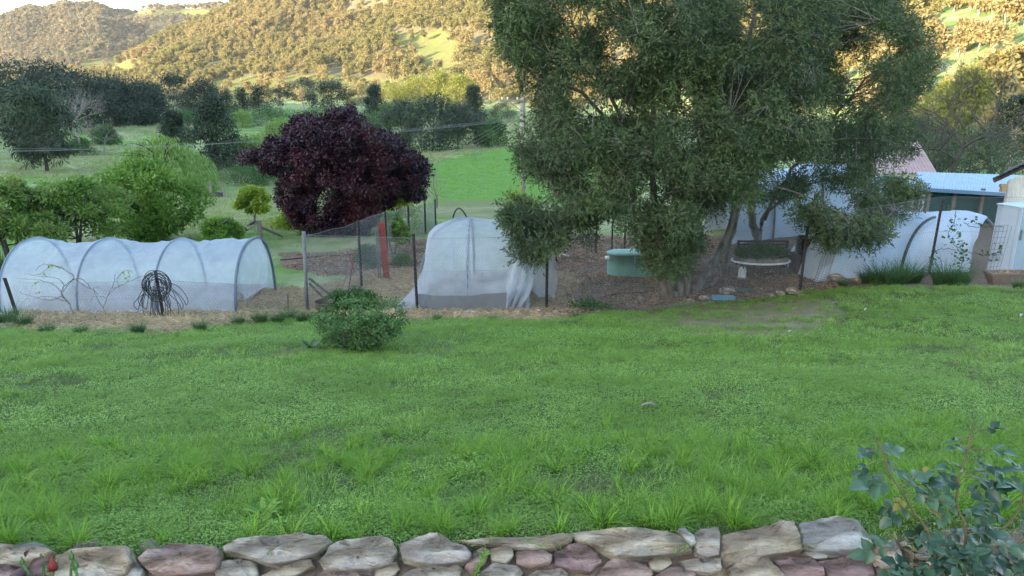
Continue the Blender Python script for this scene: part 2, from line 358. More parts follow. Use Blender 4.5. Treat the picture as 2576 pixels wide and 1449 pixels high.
# ------------------------------------------------------------------ the ground sheet
LAWN_EDGE = [(-400, 838), (0, 826), (120, 836), (400, 838), (560, 822), (650, 806), (780, 802), (1000, 806), (1180, 808), (1330, 812), (1500, 792), (1700, 772), (1900, 756), (2000, 748), (2080, 732), (2200, 720), (2440, 722), (2480, 728), (2576, 732), (2800, 735)]
PADD = [(1075, 520), (1085, 500), (1060, 420), (1180, 385), (1300, 372), (1500, 372), (1500, 520)]
def build_ground():
    fr = np.arange(-46, 46.01, .26); sd = np.concatenate([np.arange(-180, -46, 3.0), fr, np.arange(49, 180, 3.0)])
    th = np.radians(sd); r = np.concatenate([[.3, .8, 1.4], np.geomspace(1.9, 30, 190), np.geomspace(30.6, 460, 150), np.geomspace(466, 2600, 120)])
    R, TH = np.meshgrid(r, th, indexing='ij'); X = R*np.sin(TH); Y = R*np.cos(TH); Z = gz(X, Y)
    a, b = X.shape; i = np.arange(a-1)[:, None]*b; j = np.arange(b)[None]; k = (j+1) % b
    Q = np.stack([i+j, i+b+j, i+b+k, i+k], -1).reshape(-1, 4)
    V = np.stack([X, Y, Z], -1).reshape(-1, 3); Q = Q[:, ::-1]
    me = mkmesh('ground', V, [Q], gmat(), None, None, True)
    x, y, z = V.T; px, py = proj(x, y, z)
    w = (fbm(x*1.3, y*1.3, 4, 3)-.5)*26
    edge = np.interp(px, *zip(*LAWN_EDGE))
    front = y > .5
    lawn = np.where(front, sm((py+w-edge+5)/10), 0)*(y > 2.80+.06*np.clip(x, -3, 3))
    near = (y > .5) & (y < 34)
    brown = inpoly(px+w, py+w*.5, [(1385, 590), (2120, 590), (2100, 760), (1900, 780), (1500, 830), (1385, 830)]) & near
    brown |= (y > .5) & (y <= 2.80+.06*np.clip(x, -3, 3))
    brown |= inpoly(px+w, py+w*.6, [(705, 640), (960, 628), (1075, 600), (1060, 680), (960, 705), (800, 690), (705, 672)]) & near
    brown |= inpoly(px+w, py+w*.5, [(1900, 560), (2700, 560), (2700, 735), (2100, 735)]) & near
    straw = inpoly(px+w, py+w*.7, [(0, 735), (640, 720), (790, 725), (960, 680), (1020, 680), (1450, 690), (1420, 830), (0, 840)]) & near
    bare = inpoly(px+w*2, py+w, [(1560, 800), (1700, 768), (2100, 750), (2130, 800), (2020, 850), (1850, 850), (1650, 838)]) & near
    band = inpoly(px+w*.3, py+w*.15, [(1085, 503), (1300, 503), (1450, 520), (1500, 600), (1200, 560), (1085, 545)]) & (y > 20) & (y < 70)
    clear = np.zeros_like(px, bool)
    for p in CLEAR: clear |= inpoly(px, py, p)
    hill = sm((z+9.6)/3)*(y > 300)
    mask = lambda v: np.asarray(v, np.float32)
    for nm, v in (('lawn', lawn), ('brown', np.maximum(brown*1.0, band*.45)*(lawn < .5)), ('straw', straw & (lawn < .5)), ('bare', bare), ('hill', np.where(front, hill, .6)), ('clear', clear & (y > 200)), ('pad', np.where((y > 30) & (y < 330), sm((np.where(inpoly(px, py, PADD), 1, 0)*2+((py < 300) & (px < 1300))*1.0)*.6), 0))):
        at_ = me.attributes.new(nm, 'FLOAT', 'POINT'); at_.data.foreach_set('value', mask(v))
    o = bpy.data.objects.new('ground', me); COL.objects.link(o); o['kind'] = 'structure'
    return o
CLEAR = [[(985, 88), (1145, 75), (1150, 140), (1170, 180), (1040, 185), (995, 150)],
         [(470, 208), (620, 190), (800, 188), (960, 196), (1160, 178), (1160, 200), (930, 236), (860, 262), (560, 258), (470, 238)],
         [(205, 152), (300, 146), (365, 160), (355, 200), (225, 196)],
         [(330, 22), (560, 22), (520, 45), (340, 42)], [(2330, 60), (2420, 95), (2400, 150), (2340, 130)],
         [(2420, 150), (2560, 170), (2540, 200), (2430, 190)]]
def gmat():
    m, n, bs = newmat('ground'); bs.inputs['Roughness'].default_value = .95; bs.inputs['Specular IOR Level'].default_value = .1
    def A(nm): return N(n, 'ShaderNodeAttribute', attribute_name=nm).outputs['Fac']
    f = noise(n, 14, 6, .7, None, True); c = noise(n, .22, 4, .6, None, True); g = noise(n, 1.4, 5, .7, None, True); hh = noise(n, .02, 4, .6, None, True)
    meadow = mix(n, ramp(n, c.outputs[0], [(.38, (0, 0, 0)), (.62, (1, 1, 1))]).outputs[0], (.13, .22, .055), (.33, .33, .20))
    meadow = mix(n, .5, meadow, ramp(n, g.outputs[0], [(.3, (.35, .4, .3)), (.7, (1.2, 1.2, 1.1))]).outputs[0], 'MULTIPLY')
    hill = mix(n, ramp(n, hh.outputs[0], [(.4, (0, 0, 0)), (.6, (1, 1, 1))]).outputs[0], (.10, .10, .05), (.16, .135, .075))
    hill = mix(n, A('clear'), hill, mix(n, ramp(n, c.outputs[0], [(.35, (0, 0, 0)), (.65, (1, 1, 1))]).outputs[0], (.12, .16, .035), (.20, .17, .07)))
    meadow = mix(n, A('pad'), meadow, mix(n, ramp(n, g.outputs[0], [(.3, (0, 0, 0)), (.7, (1, 1, 1))]).outputs[0], (.075, .16, .03), (.13, .235, .05)))
    col = mix(n, A('hill'), meadow, hill)
    brown = ramp(n, f.outputs[0], [(.25, (.085, .055, .038)), (.5, (.17, .12, .085)), (.75, (.28, .205, .15))]).outputs[0]
    straw = ramp(n, f.outputs[0], [(.25, (.10, .07, .045)), (.5, (.21, .155, .10)), (.75, (.36, .28, .18))]).outputs[0]
    lawn = ramp(n, g.outputs[0], [(.25, (.045, .045, .022)), (.6, (.07, .10, .03)), (.8, (.12, .14, .05))]).outputs[0]
    lawn = mix(n, A('bare'), lawn, ramp(n, g.outputs[0], [(.3, (.13, .12, .06)), (.7, (.25, .20, .14))]).outputs[0])
    col = mix(n, A('straw'), col, straw); col = mix(n, A('brown'), col, brown); col = mix(n, A('lawn'), col, lawn)
    n.links.new(col, bs.inputs['Base Color']); bump(n, f.outputs[0], .6, .03, bs)
    return m
build_ground()

# ------------------------------------------------------------------ leaves, trees
def leaf_quads(P, A, L, W, rng, curl=.0):
    n = len(P); S = nrm(np.cross(A, rng.normal(size=(n, 3)))); L = (np.asarray(L)*np.ones(n))[:, None]; W = (np.asarray(W)*np.ones(n))[:, None]
    V = np.stack([P, P+A*L*.45+S*W*.5, P+A*L, P+A*L*.45-S*W*.5], 1).reshape(-1, 3)
    return V, np.arange(4*n).reshape(n, 4)
def clump_leaves(mb, rng, C, Rr, nper, ll, lw, out=.5, droop=.2, flat=.8, cen=None, var=None):
    n = len(C); C = np.repeat(np.asarray(C), nper, 0); R = np.repeat(np.asarray(Rr), nper); N_ = len(C)
    cv = np.repeat(rng.random(n) if var is None else var, nper)
    d = nrm(rng.normal(size=(N_, 3))); rr = R*rng.random(N_)**.5
    off = d*rr[:, None]*np.array([1, 1, flat]); P = C+off
    A = nrm(rng.normal(size=(N_, 3))*.8+d*out*2+np.array([0, 0, -droop*2]))
    V, Q = leaf_quads(P, A, ll*(.6+.8*rng.random(N_)), lw*(.6+.8*rng.random(N_)), rng)
    mb.add(V, Q, None, np.repeat(np.clip(cv*.55+rng.random(N_)*.45, 0, 1), 4))
PROF = {'oval': lambda t: np.sin(np.pi*np.clip(t*.93+.05, 0, 1))**.6, 'cone': lambda t: (1-t)**.75*(.35+.65*np.minimum(t*5, 1)),
        'dome': lambda t: np.sqrt(np.clip(1-t*t*.96, 0, 1)), 'top': lambda t: np.sin(np.pi*np.clip(t*.8+.17, 0, 1))**.7,
        'col': lambda t: np.minimum(1, (1-t)*3)**.6*(.75+.25*np.minimum(t*4, 1))}
def tree(rng, H, W, t0=.2, prof='oval', nc=40, rc=.14, nl=60, ll=.3, lw=.1, tr=.03, nbr=10, out=.5, droop=.1, flat=.8, stems=1, lean=.05, spread=1.0, sides=6):
    """trunk and crown of one tree standing at the origin"""
    T = MB(); Cm = MB(); P_ = PROF[prof]
    ph = rng.random(3)*6.28; t = rng.random(nc)**.85; an = rng.random(nc)*6.283
    lob = 1+.22*np.sin(an*2+ph[0]+t*3)+.15*np.sin(an*3+ph[1]-t*5)
    rad = P_(t)*W*.5*lob*np.sqrt(rng.random(nc)*.85+.15)*(1-rc)
    C = np.stack([np.cos(an)*rad, np.sin(an)*rad, H*(t0+(1-t0)*t*(1-rc*.4))], -1)
    clump_leaves(Cm, rng, C, rc*W*(.65+.6*rng.random(nc)), nl, ll, lw, out, droop, flat)
    tops = []
    for s in range(stems):
        a = rng.random()*6.28; l = (lean if stems == 1 else .16*spread)*H
        top = np.array([math.cos(a)*l, math.sin(a)*l, H*.86]); mid = np.array([top[0]*.3+rng.normal()*.02*H, top[1]*.3+rng.normal()*.02*H, H*.42])
        b0 = np.array([math.cos(a), math.sin(a), 0])*(tr*H*.5 if stems > 1 else 0)-np.array([0, 0, .04*H])
        pts = bez(b0, mid, top, 9); rr = tr*H*np.linspace(1, .12, 9)/math.sqrt(stems); rr[0] *= 1.35
        T.tube(pts, rr, sides); tops.append((pts, rr))
    sel = rng.permutation(nc)[:nbr]
    for q in sel:
        pts, rr = tops[rng.integers(len(tops))]; zc = C[q, 2]
        k = int(np.clip(np.searchsorted(pts[:, 2], zc*.62), 1, 7)); a = pts[k]; e = C[q]
        m_ = (a+e)/2+np.array([0, 0, .05*H*rng.normal()]); T.tube(bez(a, m_, e, 6), rr[k]*np.linspace(.55, .1, 6), max(3, sides-2), False)
    return T, Cm
def willow(rng, H, W, ns=260, ll=.35, lw=.05):
    T = MB(); Cm = MB(); P = []; A = []
    T.tube(bez([0, 0, -.2], [.1, 0, H*.3], [.2, 0, H*.6], 7), np.linspace(.05, .02, 7)*H, 7)
    for s in range(ns):
        an = rng.random()*6.283; r = math.sqrt(rng.random()); lob = 1+.18*math.sin(an*3+2)+.1*math.sin(an*5)
        x, y = math.cos(an)*r*W*.46*lob, math.sin(an)*r*W*.46*lob; top = H*(.98*math.sqrt(max(.05, 1-(r*.86)**2)))*(.86+.14*rng.random())
        L = (.25+.65*rng.random())*H*(.35+.65*r); n = int(L/ll*5)+6; tt = np.linspace(0, 1, n)
        px = x*(1+.14*np.minimum(tt*3, 1)); py = y*(1+.14*np.minimum(tt*3, 1)); pz = np.maximum(top-L*tt+.06*H*np.sin(np.minimum(tt*3, 1)*3.1), .08*H)
        P.append(np.stack([px, py, pz], -1)+rng.normal(size=(n, 3))*ll*.22); A.append(nrm(np.stack([rng.normal(size=n)*.3+x/W, rng.normal(size=n)*.3+y/W, -np.ones(n)], -1)))
        if s % 12 == 0: T.tube(bez([.2*r, 0, H*.5], [x*.4, y*.4, top], [x, y, top], 6), np.linspace(.018, .003, 6)*H, 4, False)
    P = np.concatenate(P); A = np.concatenate(A); V, Q = leaf_quads(P, A, ll*(.7+.6*rng.random(len(P))), lw*(.7+.6*rng.random(len(P))), rng)
    Cm.add(V, Q, None, np.repeat(rng.random(len(P)), 4)); return T, Cm
def bare(rng, H, W, depth=4, r0=.02, up=.5, nb=3, seed_dir=None, wig=.35):
    T = MB()
    def grow(p, d, L, r, k):
        n = 5; pts = [p]
        for i in range(n-1):
            d = nrm(d+rng.normal(size=3)*wig*.45+np.array([0, 0, .04*up])); pts.append(pts[-1]+d*L/(n-1))
        T.tube(pts, np.linspace(r, r*.55, n), 6 if k == depth else 4, False)
        if k:
            for i in range(nb+(1 if rng.random() < .4 else 0)):
                b = pts[int(rng.integers(2, n))] if i else pts[-1]
                dd = nrm(d+nrm(rng.normal(size=3))*np.array([W/H*1.6, W/H*1.6, .8])*.75+np.array([0, 0, up*.3]))
                grow(b, dd, L*(.55+.25*rng.random()), r*.55, k-1)
    grow(np.array([0, 0, -.05*H]), np.array([0, 0, 1.0]) if seed_dir is None else nrm(np.array(seed_dir, float)), H*.42, r0*H, depth)
    return T
def plant(name, label, cat, x, y, T, Cm, mt, mc, group=None, rz=0, root=None):
    o = root or thing(name, label, cat, onground(x, y), group); o.rotation_euler[2] = rz
    loc = np.array(o.location)
    for nm, mb, m in (('trunk', T, mt), ('crown', Cm, mc)):
        if mb is None: continue
        c = bpy.data.objects.new(nm, mb.mesh(nm, m)); COL.objects.link(c); c.parent = o
    return o
def size_at(px, d, pytop, wpx, dz=0):
    """ground spot under an image column at distance d, and the height and width there"""
    x = at(px, 700, d)[0]; z = float(gz(x, d)); x2, y2, z2 = ray(px, pytop); k = d/y2
    x = x2*k; z = float(gz(x, d))
    return x, d, z2*k-z, wpx*d/(FPX*.97)
R_ = np.random.default_rng

# ------------------------------------------------------------------ scatter as one object (grass, forest, straw)
def scatter(name, pts, rz, scl, idx, protos, label=None, cat=None, tilt=None):
    me = bpy.data.meshes.new(name); n = len(pts); me.vertices.add(n); me.vertices.foreach_set('co', np.asarray(pts, np.float32).ravel())
    r = np.zeros((n, 3), np.float32); r[:, 2] = rz
    if tilt is not None: r[:, :2] = tilt
    a = me.attributes.new('rotv', 'FLOAT_VECTOR', 'POINT'); a.data.foreach_set('vector', r.ravel())
    a = me.attributes.new('scl', 'FLOAT', 'POINT'); a.data.foreach_set('value', np.asarray(scl, np.float32))
    a = me.attributes.new('idx', 'INT', 'POINT'); a.data.foreach_set('value', np.asarray(idx, np.int32))
    me.update(); o = bpy.data.objects.new(name, me); COL.objects.link(o)
    pc = bpy.data.collections.new(name+' source')
    for i, (pm) in enumerate(protos):
        p = bpy.data.objects.new('%s_source_%02d' % (name, i), pm); pc.objects.link(p)
    g = bpy.data.node_groups.new(name, 'GeometryNodeTree')
    g.interface.new_socket('Geometry', in_out='INPUT', socket_type='NodeSocketGeometry'); g.interface.new_socket('Geometry', in_out='OUTPUT', socket_type='NodeSocketGeometry')
    nd = g.nodes.new; i_ = nd('NodeGroupInput'); o_ = nd('NodeGroupOutput'); ip = nd('GeometryNodeInstanceOnPoints'); ci = nd('GeometryNodeCollectionInfo')
    ci.inputs['Collection'].default_value = pc; ci.inputs['Separate Children'].default_value = True; ci.inputs['Reset Children'].default_value = True
    def na(nm, t):
        q = nd('GeometryNodeInputNamedAttribute'); q.data_type = t; q.inputs[0].default_value = nm
        return q.outputs[0]
    L = g.links.new; L(i_.outputs[0], ip.inputs['Points']); L(ci.outputs[0], ip.inputs['Instance']); ip.inputs['Pick Instance'].default_value = True
    L(na('idx', 'INT'), ip.inputs['Instance Index']); L(na('rotv', 'FLOAT_VECTOR'), ip.inputs['Rotation']); L(na('scl', 'FLOAT'), ip.inputs['Scale']); L(ip.outputs[0], o_.inputs[0])
    md = o.modifiers.new('scatter', 'NODES'); md.node_group = g
    o['kind'] = 'stuff'
    return tag(o, label, cat)

# ------------------------------------------------------------------ wooded hills
def both(T, Cm, m1, m2, name):
    B = MB(); V1 = np.concatenate(T.V); B.mat = 0
    B.V.append(V1); B.n = len(V1); B.var.append(np.concatenate(T.var))
    for q in T.Q: B.Q.append(q); B.mq.append(np.zeros(len(q)))
    for q in T.T: B.T.append(q); B.mt.append(np.zeros(len(q)))
    B.mat = 1
    B.add(np.concatenate(Cm.V), np.concatenate(Cm.Q), None, np.concatenate(Cm.var)); return B.mesh(name, [m1, m2])
gum_parts = []
for i in range(5):
    r = R_(100+i); gum_parts.append(tree(r, 10, (7.5, 9, 6.5, 8, 10)[i], (.34, .3, .42, .25, .36)[i], ('top', 'oval', 'top', 'oval', 'dome')[i], 20, .17, 46, 1.0, .55, .022, 8, .4, .1, .62, stems=(1, 2, 1, 3, 2)[i], lean=.08, sides=4))
far_parts = []
for i in range(4):
    r = R_(140+i); far_parts.append(tree(r, 9, (8, 9, 7, 10)[i], .28, 'top', 13, .2, 22, 1.7, 1.0, .022, 4, .4, .1, .7, stems=1+i % 2, sides=3))
def hill_points():
    r = R_(7); out = []
    for (d0, d1, sp, far) in ((60, 400, 5.8, 0), (400, 860, 5.6, 0), (860, 1500, 8.0, 1)):
        xs = np.arange(-1.02*d1*.76, d1*.80, sp); ys = np.arange(d0, d1, sp); X, Y = np.meshgrid(xs, ys)
        X = (X+r.uniform(-.5, .5, X.shape)*sp*1.1).ravel(); Y = (Y+r.uniform(-.5, .5, Y.shape)*sp*1.1).ravel()
        k = np.abs(X/Y) < .76; X = X[k]; Y = Y[k]; Z = gz(X, Y); px, py = proj(X, Y, Z)
        F = np.interp(1288+1920*X/Y, *FOOT)
        dens = sm((Y-F-(-10))/70)*.9+.06; dens = np.where(Y < F-15, 0, dens)
        dens *= np.where(fbm(X/45, Y/60, 3, 61) < .37, .35, 1)
        dens = np.where(px > 2250, np.maximum(dens, .35)*1.05*(Y > F), dens)
        cl = np.zeros(len(px), bool)
        jx = (fbm(X/20, Y/20, 2, 8)-.5)*60; jy = (fbm(X/20+9, Y/20, 2, 18)-.5)*22
        for p in CLEAR: cl |= inpoly(px+jx, py+jy, p)
        dens = np.where(cl, .10, dens)
        k = (r.random(len(X)) < dens) & (py > -70) & (px > -80) & (px < 2660)
        # skip what the near ridge hides
        X, Y, Z, px, py = X[k], Y[k], Z[k], px[k], py[k]
        top = Z+9; vis = np.ones(len(X), bool)
        for f in (.55, .65, .75, .83, .90, .95): vis &= ~((f*top) < gz(f*X, f*Y)-1)
        out.append(np.stack([X, Y, Z, np.full(len(X), far)], -1)[vis])
    return np.concatenate(out)
HP = hill_points(); r = R_(8)
hs = np.where(HP[:, 3] > 0, .62+.4*r.random(len(HP)), .52+.50*r.random(len(HP)))
hs *= np.where(HP[:, 1] < 200, .85, 1)
hz = r.random(len(HP))*6.28; px_, py_ = proj(*HP[:, :3].T)
app = hs*10/HP[:, 1]*((px_ > 0) & (px_ < 2576) & (py_ > 0) & ~((px_ > 1240) & (px_ < 2330)))
big_i = np.argsort(-app)[:64]; isbig = np.zeros(len(HP), bool); isbig[big_i] = True
protoroots = []
for i, (T, Cm) in enumerate(gum_parts):
    protoroots.append((T.mesh('trunk', M['barkgum']), Cm.mesh('crown', M['gum'])))
def hill_tree(k):
    a = protoroots[k % 5]; x, y, z, _ = HP[k]; u, v = px_[k], py_[k]
    look = ('single trunked', 'twin trunked', 'slender', 'many stemmed', 'wide crowned')[k % 5]; sz = 'small' if hs[k] < .68 else 'tall' if hs[k] > .88 else 'middling'
    w = ('far left', 'above the dark belt', 'above the pale gum', 'left of the lit field', 'above the lit field', 'behind the yellow casuarinas', 'beside the big crown')[int(min(6, max(0, u/190)))] if u < 1300 else 'above the ' + ('shed roofs', 'cream shed')[int(u > 2450)]
    h = 'low' if v > 185 else 'halfway up' if v > 110 else 'high'
    o = thing('gum_tree', '%s %s gum %s on the hill, %s' % (sz, look, h, w), 'tree', (x, y, z-.2), 'gum trees standing out on the sunlit hills')
    o.rotation_euler[2] = hz[k]; o.scale = (hs[k],)*3
    for nm, m in zip(('trunk', 'crown'), a):
        c = bpy.data.objects.new(nm, m); COL.objects.link(c); c.parent = o
for k in big_i: hill_tree(int(k))
_lab = {}
for o in COL.objects:
    if o.get('category') == 'tree': _lab.setdefault(o['label'], []).append(o)
for l, os_ in _lab.items():
    os_.sort(key=lambda o: o.location.x/o.location.y)
    if len(os_) > 1:
        nm = {2: ('left one', 'right one'), 3: ('leftmost', 'middle one', 'rightmost'), 4: ('leftmost', 'second', 'third', 'rightmost')}.get(len(os_))
        for i, o in enumerate(os_): o['label'] = l+', '+(nm[i] if nm else ('leftmost', 'second', 'third', 'fourth', 'fifth', 'sixth', 'seventh', 'eighth', 'ninth')[min(i, 8)])
rest = ~isbig
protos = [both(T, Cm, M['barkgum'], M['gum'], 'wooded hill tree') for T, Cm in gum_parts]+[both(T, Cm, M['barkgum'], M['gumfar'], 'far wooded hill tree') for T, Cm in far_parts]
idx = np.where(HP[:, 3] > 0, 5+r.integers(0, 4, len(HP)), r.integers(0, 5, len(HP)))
scatter('hill_forest', HP[rest, :3]-np.array([0, 0, .3]), hz[rest], hs[rest], idx[rest], protos, 'khaki eucalypt forest covering the sunlit hills', 'forest')
print('hill trees', len(HP))

# ------------------------------------------------------------------ grass
def blades(r, n, rad, h0, h1, w, lean, seg=2, fan=False):
    an = r.random(n)*6.283; rr = rad*np.sqrt(r.random(n)); P = np.stack([np.cos(an)*rr, np.sin(an)*rr, np.zeros(n)-.01], -1)
    h = h0+(h1-h0)*r.random(n); la = an+r.normal(size=n)*.5 if fan else r.random(n)*6.283
    le = lean*(.3+.9*r.random(n)); D = np.stack([np.cos(la), np.sin(la), np.zeros(n)], -1)
    S = np.stack([-np.sin(la+r.normal(size=n)*.8), np.cos(la+r.normal(size=n)*.8), np.zeros(n)], -1); V = []
    for i in range(seg+1):
        t = i/seg; c = P+np.array([0, 0, 1])*(h*(t-.32*le*t*t))[:, None]+D*(h*le*t*t)[:, None]
        ww = w*(1-t*.92)*(.7+.5*r.random(n) if i == 0 else 1); V += [c-S*np.reshape(ww, (-1, 1))*.5, c+S*np.reshape(ww, (-1, 1))*.5]
    V = np.stack(V, 1); k = 2*(seg+1); b = np.arange(n)[:, None]*k
    Q = np.concatenate([b+np.array([2*i, 2*i+1, 2*i+3, 2*i+2]) for i in range(seg)])
    return V.reshape(-1, 3), Q, np.repeat(r.random(n), k)
def bl_mesh(nm, mat_, *a, **k):
    mb = MB(); V, Q, v = blades(*a, **k); mb.add(V, Q, None, v); return mb.mesh(nm, mat_)
def clover(r, n, rad, s, mat_, nm='clover'):
    an = r.random(n)*6.283; rr = rad*np.sqrt(r.random(n)); P = np.stack([np.cos(an)*rr, np.sin(an)*rr, .012+.03*r.random(n)], -1); P = np.repeat(P, 3, 0)
    la = np.repeat(r.random(n)*6.28, 3)+np.tile([0, 2.09, 4.19], n); A = nrm(np.stack([np.cos(la), np.sin(la), .25+.2*r.normal(size=3*n)], -1))
    S = np.stack([-np.sin(la), np.cos(la), r.normal(size=3*n)*.3], -1); L = s*(.7+.6*r.random(3*n))[:, None]
    V = np.stack([P, P+A*L*.7+S*L*.55, P+A*L*1.05, P+A*L*.7-S*L*.55], 1).reshape(-1, 3)
    mb = MB(); mb.add(V, np.arange(12*n).reshape(-1, 4), None, np.repeat(r.random(3*n), 4)); return mb.mesh(nm, mat_)
def jit(r, x0, x1, y0, y1, sp):
    X, Y = np.meshgrid(np.arange(x0, x1, sp), np.arange(y0, y1, sp)); X = (X+r.uniform(-.5, .5, X.shape)*sp).ravel(); Y = (Y+r.uniform(-.5, .5, Y.shape)*sp).ravel()
    return X, Y
def put(X, Y, dz=0): return np.stack([X, Y, gz(X, Y)+dz], -1)
def vis(X, Y, m=90, mx=None):
    mx = mx or m
    px, py = proj(X, Y, gz(X, Y)); return (px > -mx) & (px < 2576+mx) & (py < 1449+m) & (py > -m), px, py
r = R_(21)
pr = [bl_mesh('turf', M['grass'], R_(30+i), 260, .17, .018, .050, .0048, 1.4) for i in range(4)]
pr += [clover(R_(40+i), 260, .17, .0075, M['grass']) for i in range(2)]
pr += [bl_mesh('tuft', M['tallgrass'], R_(50+i), 90, .032, .06, .17, .0056, 1.0, seg=3, fan=True) for i in range(3)]      # 6..8
pr += [bl_mesh('tuft', M['grass'], R_(60+i), 110, .06, .05, .10, .0045, 1.1, seg=2, fan=True) for i in range(3)]        # 9..11
pr += [bl_mesh('turf', M['drygrass'], R_(65+i), 120, .17, .02, .045, .004, 1.4) for i in range(2)]                       # 12,13
def lawn_ok(px, py, X, Y, w=20):
    n_ = (fbm(X*1.3, Y*1.3, 4, 3)-.5)*w; return (py+n_ > np.interp(px, *zip(*LAWN_EDGE))) & (Y > 2.86+.06*np.clip(X, -3, 3))
BARE = [(1560, 800), (1700, 772), (2100, 752), (2130, 800), (2020, 850), (1850, 850), (1650, 838)]
P = []; S = []; I = []
def add(X, Y, s, i, dz=0): P.append(put(X, Y, dz)); S.append(s); I.append(i)
for (y0, y1, sp, sc_) in ((2.6, 5, .12, .8), (5, 9, .15, .95), (9, 19, .20, 1.3)):
    X, Y = jit(r, -1.05*y1, 1.05*y1, y0, y1, sp); v, px, py = vis(X, Y, 90, 640); k = v & lawn_ok(px, py, X, Y); X, Y, px, py = X[k], Y[k], px[k], py[k]
    b = inpoly(px+(fbm(X*2, Y*2, 3, 5)-.5)*120, py+(fbm(X*2, Y*2, 3, 6)-.5)*40, BARE); cl = fbm(X*.9, Y*.9, 3, 12) > .52
    dirt = (fbm(X*1.6, Y*1.6, 3, 15) < .36)
    i = np.where(cl & (r.random(len(X)) < .6), r.integers(4, 6, len(X)), r.integers(0, 4, len(X))); i = np.where(b | ((fbm(X*1.1, Y*1.1, 3, 88) > .60) & (r.random(len(X)) < .6)), r.integers(12, 14, len(X)), i)
    keep = ~(dirt & (r.random(len(X)) < (.45 if y0 > 4 else .0))) & ~(b & (r.random(len(X)) < .35)); n_ = len(X)
    s = sc_*(.75+.45*r.random(n_))*(.8+.5*fbm(X*.7, Y*.7, 2, 19))
    add(X[keep], Y[keep], s[keep], i[keep])
# longer clumps: thick beside the wall, thinner up the lawn
X, Y = jit(r, -3.2, 3.2, 2.74, 3.2, .07); v, px, py = vis(X, Y, 150, 640); k = v & (Y > 2.86+.06*np.clip(X, -3, 3)); add(X[k], Y[k], .5+.35*r.random(k.sum()), r.integers(0, 6, k.sum()))
X, Y = jit(r, -5.4, 5.4, 2.82, 5.8, .085); v, px, py = vis(X, Y, 150, 640); k = v & lawn_ok(px, py, X, Y)
dn = sm((5.2-Y+.9*(fbm(X*.8, Y*.8, 2, 77)-.5))/1.3)*np.where(fbm(X*2.3, Y*2.3, 3, 70) > .49, .95, .16); k &= r.random(len(X)) < dn
add(X[k], Y[k], (.5+.68*r.random(k.sum()))*(1.0-.12*(Y[k]-2.8)), r.integers(6, 9, k.sum()))
X, Y = jit(r, -14, 14, 3, 16.5, .16); v, px, py = vis(X, Y, 90, 640); k = v & lawn_ok(px, py, X, Y)
k &= r.random(len(X)) < np.where(fbm(X*1.7, Y*1.7, 3, 90) > .53, .6, .06)
add(X[k], Y[k], .55+.7*r.random(k.sum()), r.integers(9, 12, k.sum()))
P = np.concatenate(P); S = np.concatenate(S); I = np.concatenate(I)
scatter('lawn_grass', P, r.random(len(P))*6.28, S, I, pr, 'green lawn grass with clover and longer tufts by the stone wall', 'grass')
print('lawn', len(P))
# meadow grass beyond the garden
r = R_(22)
pm = [bl_mesh('meadow', M['meadow'], R_(70+i), 90, .5, .10, .30, .022, .9) for i in range(3)]+[bl_mesh('meadow', M['paddock'], R_(75+i), 110, .55, .05, .13, .02, 1.0) for i in range(2)]
P = []; S = []; I = []
PADD = [(1075, 520), (1085, 500), (1060, 420), (1180, 385), (1300, 372), (1500, 372), (1500, 520)]
for (y0, y1, sp, s0) in ((17, 34, .50, .62), (34, 60, .8, 1), (60, 110, 1.4, 1.7), (110, 240, 3.0, 3.0)):
    X, Y = jit(r, -.75*y1, .5*y1, y0, y1, sp); v, px, py = vis(X, Y)
    k = v & ~((px > 1380) & (Y < 34)) & ~(inpoly(px, py, [(700, 625), (1075, 590), (1380, 560), (1380, 900), (0, 900), (0, 730), (700, 720)]) & (Y < 34)) & ~inpoly(px, py, [(1085, 503), (1300, 503), (1450, 520), (1500, 600), (1085, 560)])
    k &= (px < 1600)
    X, Y, px, py = X[k], Y[k], px[k], py[k]; pd = inpoly(px, py, PADD) | (py < 292) | ((px < 1000) & (fbm(X*.08, Y*.08, 3, 97) > .56))
    add(X, Y, s0*(.6+.7*r.random(len(X)))*np.where(pd, .7, 1), np.where(pd, r.integers(3, 5, len(X)), r.integers(0, 3, len(X))))
P = np.concatenate(P); S = np.concatenate(S); I = np.concatenate(I)
scatter('meadow_grass', P, r.random(len(P))*6.28, S, I, pm, 'rough pasture grass on the paddocks below the garden', 'grass')
print('meadow', len(P))
# straw and bark mulch on the garden beds
def litter(r, n, rad, l, w, mat_, nm, up=.02):
    an = r.random(n)*6.283; rr = rad*np.sqrt(r.random(n)); P_ = np.stack([np.cos(an)*rr, np.sin(an)*rr, up*r.random(n)], -1); la = r.random(n)*6.28
    A = nrm(np.stack([np.cos(la), np.sin(la), r.normal(size=n)*.22], -1)); V, Q = leaf_quads(P_, A, l*(.5+r.random(n)), w*(.6+.8*r.random(n)), r)
    mb = MB(); mb.add(V, Q, None, np.repeat(r.random(n), 4)); return mb.mesh(nm, mat_)
r = R_(23); X, Y = jit(r, -13, 4, 10, 22, .30); v, px, py = vis(X, Y)
n_ = (fbm(X*1.3, Y*1.3, 4, 3)-.5)*26
k = v & inpoly(px, py, [(0, 735), (640, 720), (790, 725), (960, 680), (1020, 680), (1450, 690), (1430, 830), (0, 840)]) & ~(py+n_ > np.interp(px, *zip(*LAWN_EDGE)))
scatter('straw_mulch', put(X[k], Y[k], .01), r.random(k.sum())*6.28, .8+.5*r.random(k.sum()), r.integers(0, 2, k.sum()), [litter(R_(80+i), 200, .22, .12, .008, M['straw'], 'straw') for i in range(2)], 'pale straw mulch spread on the garden beds', 'straw')
X, Y = jit(r, 0, 14, 13, 26, .36); v, px, py = vis(X, Y)
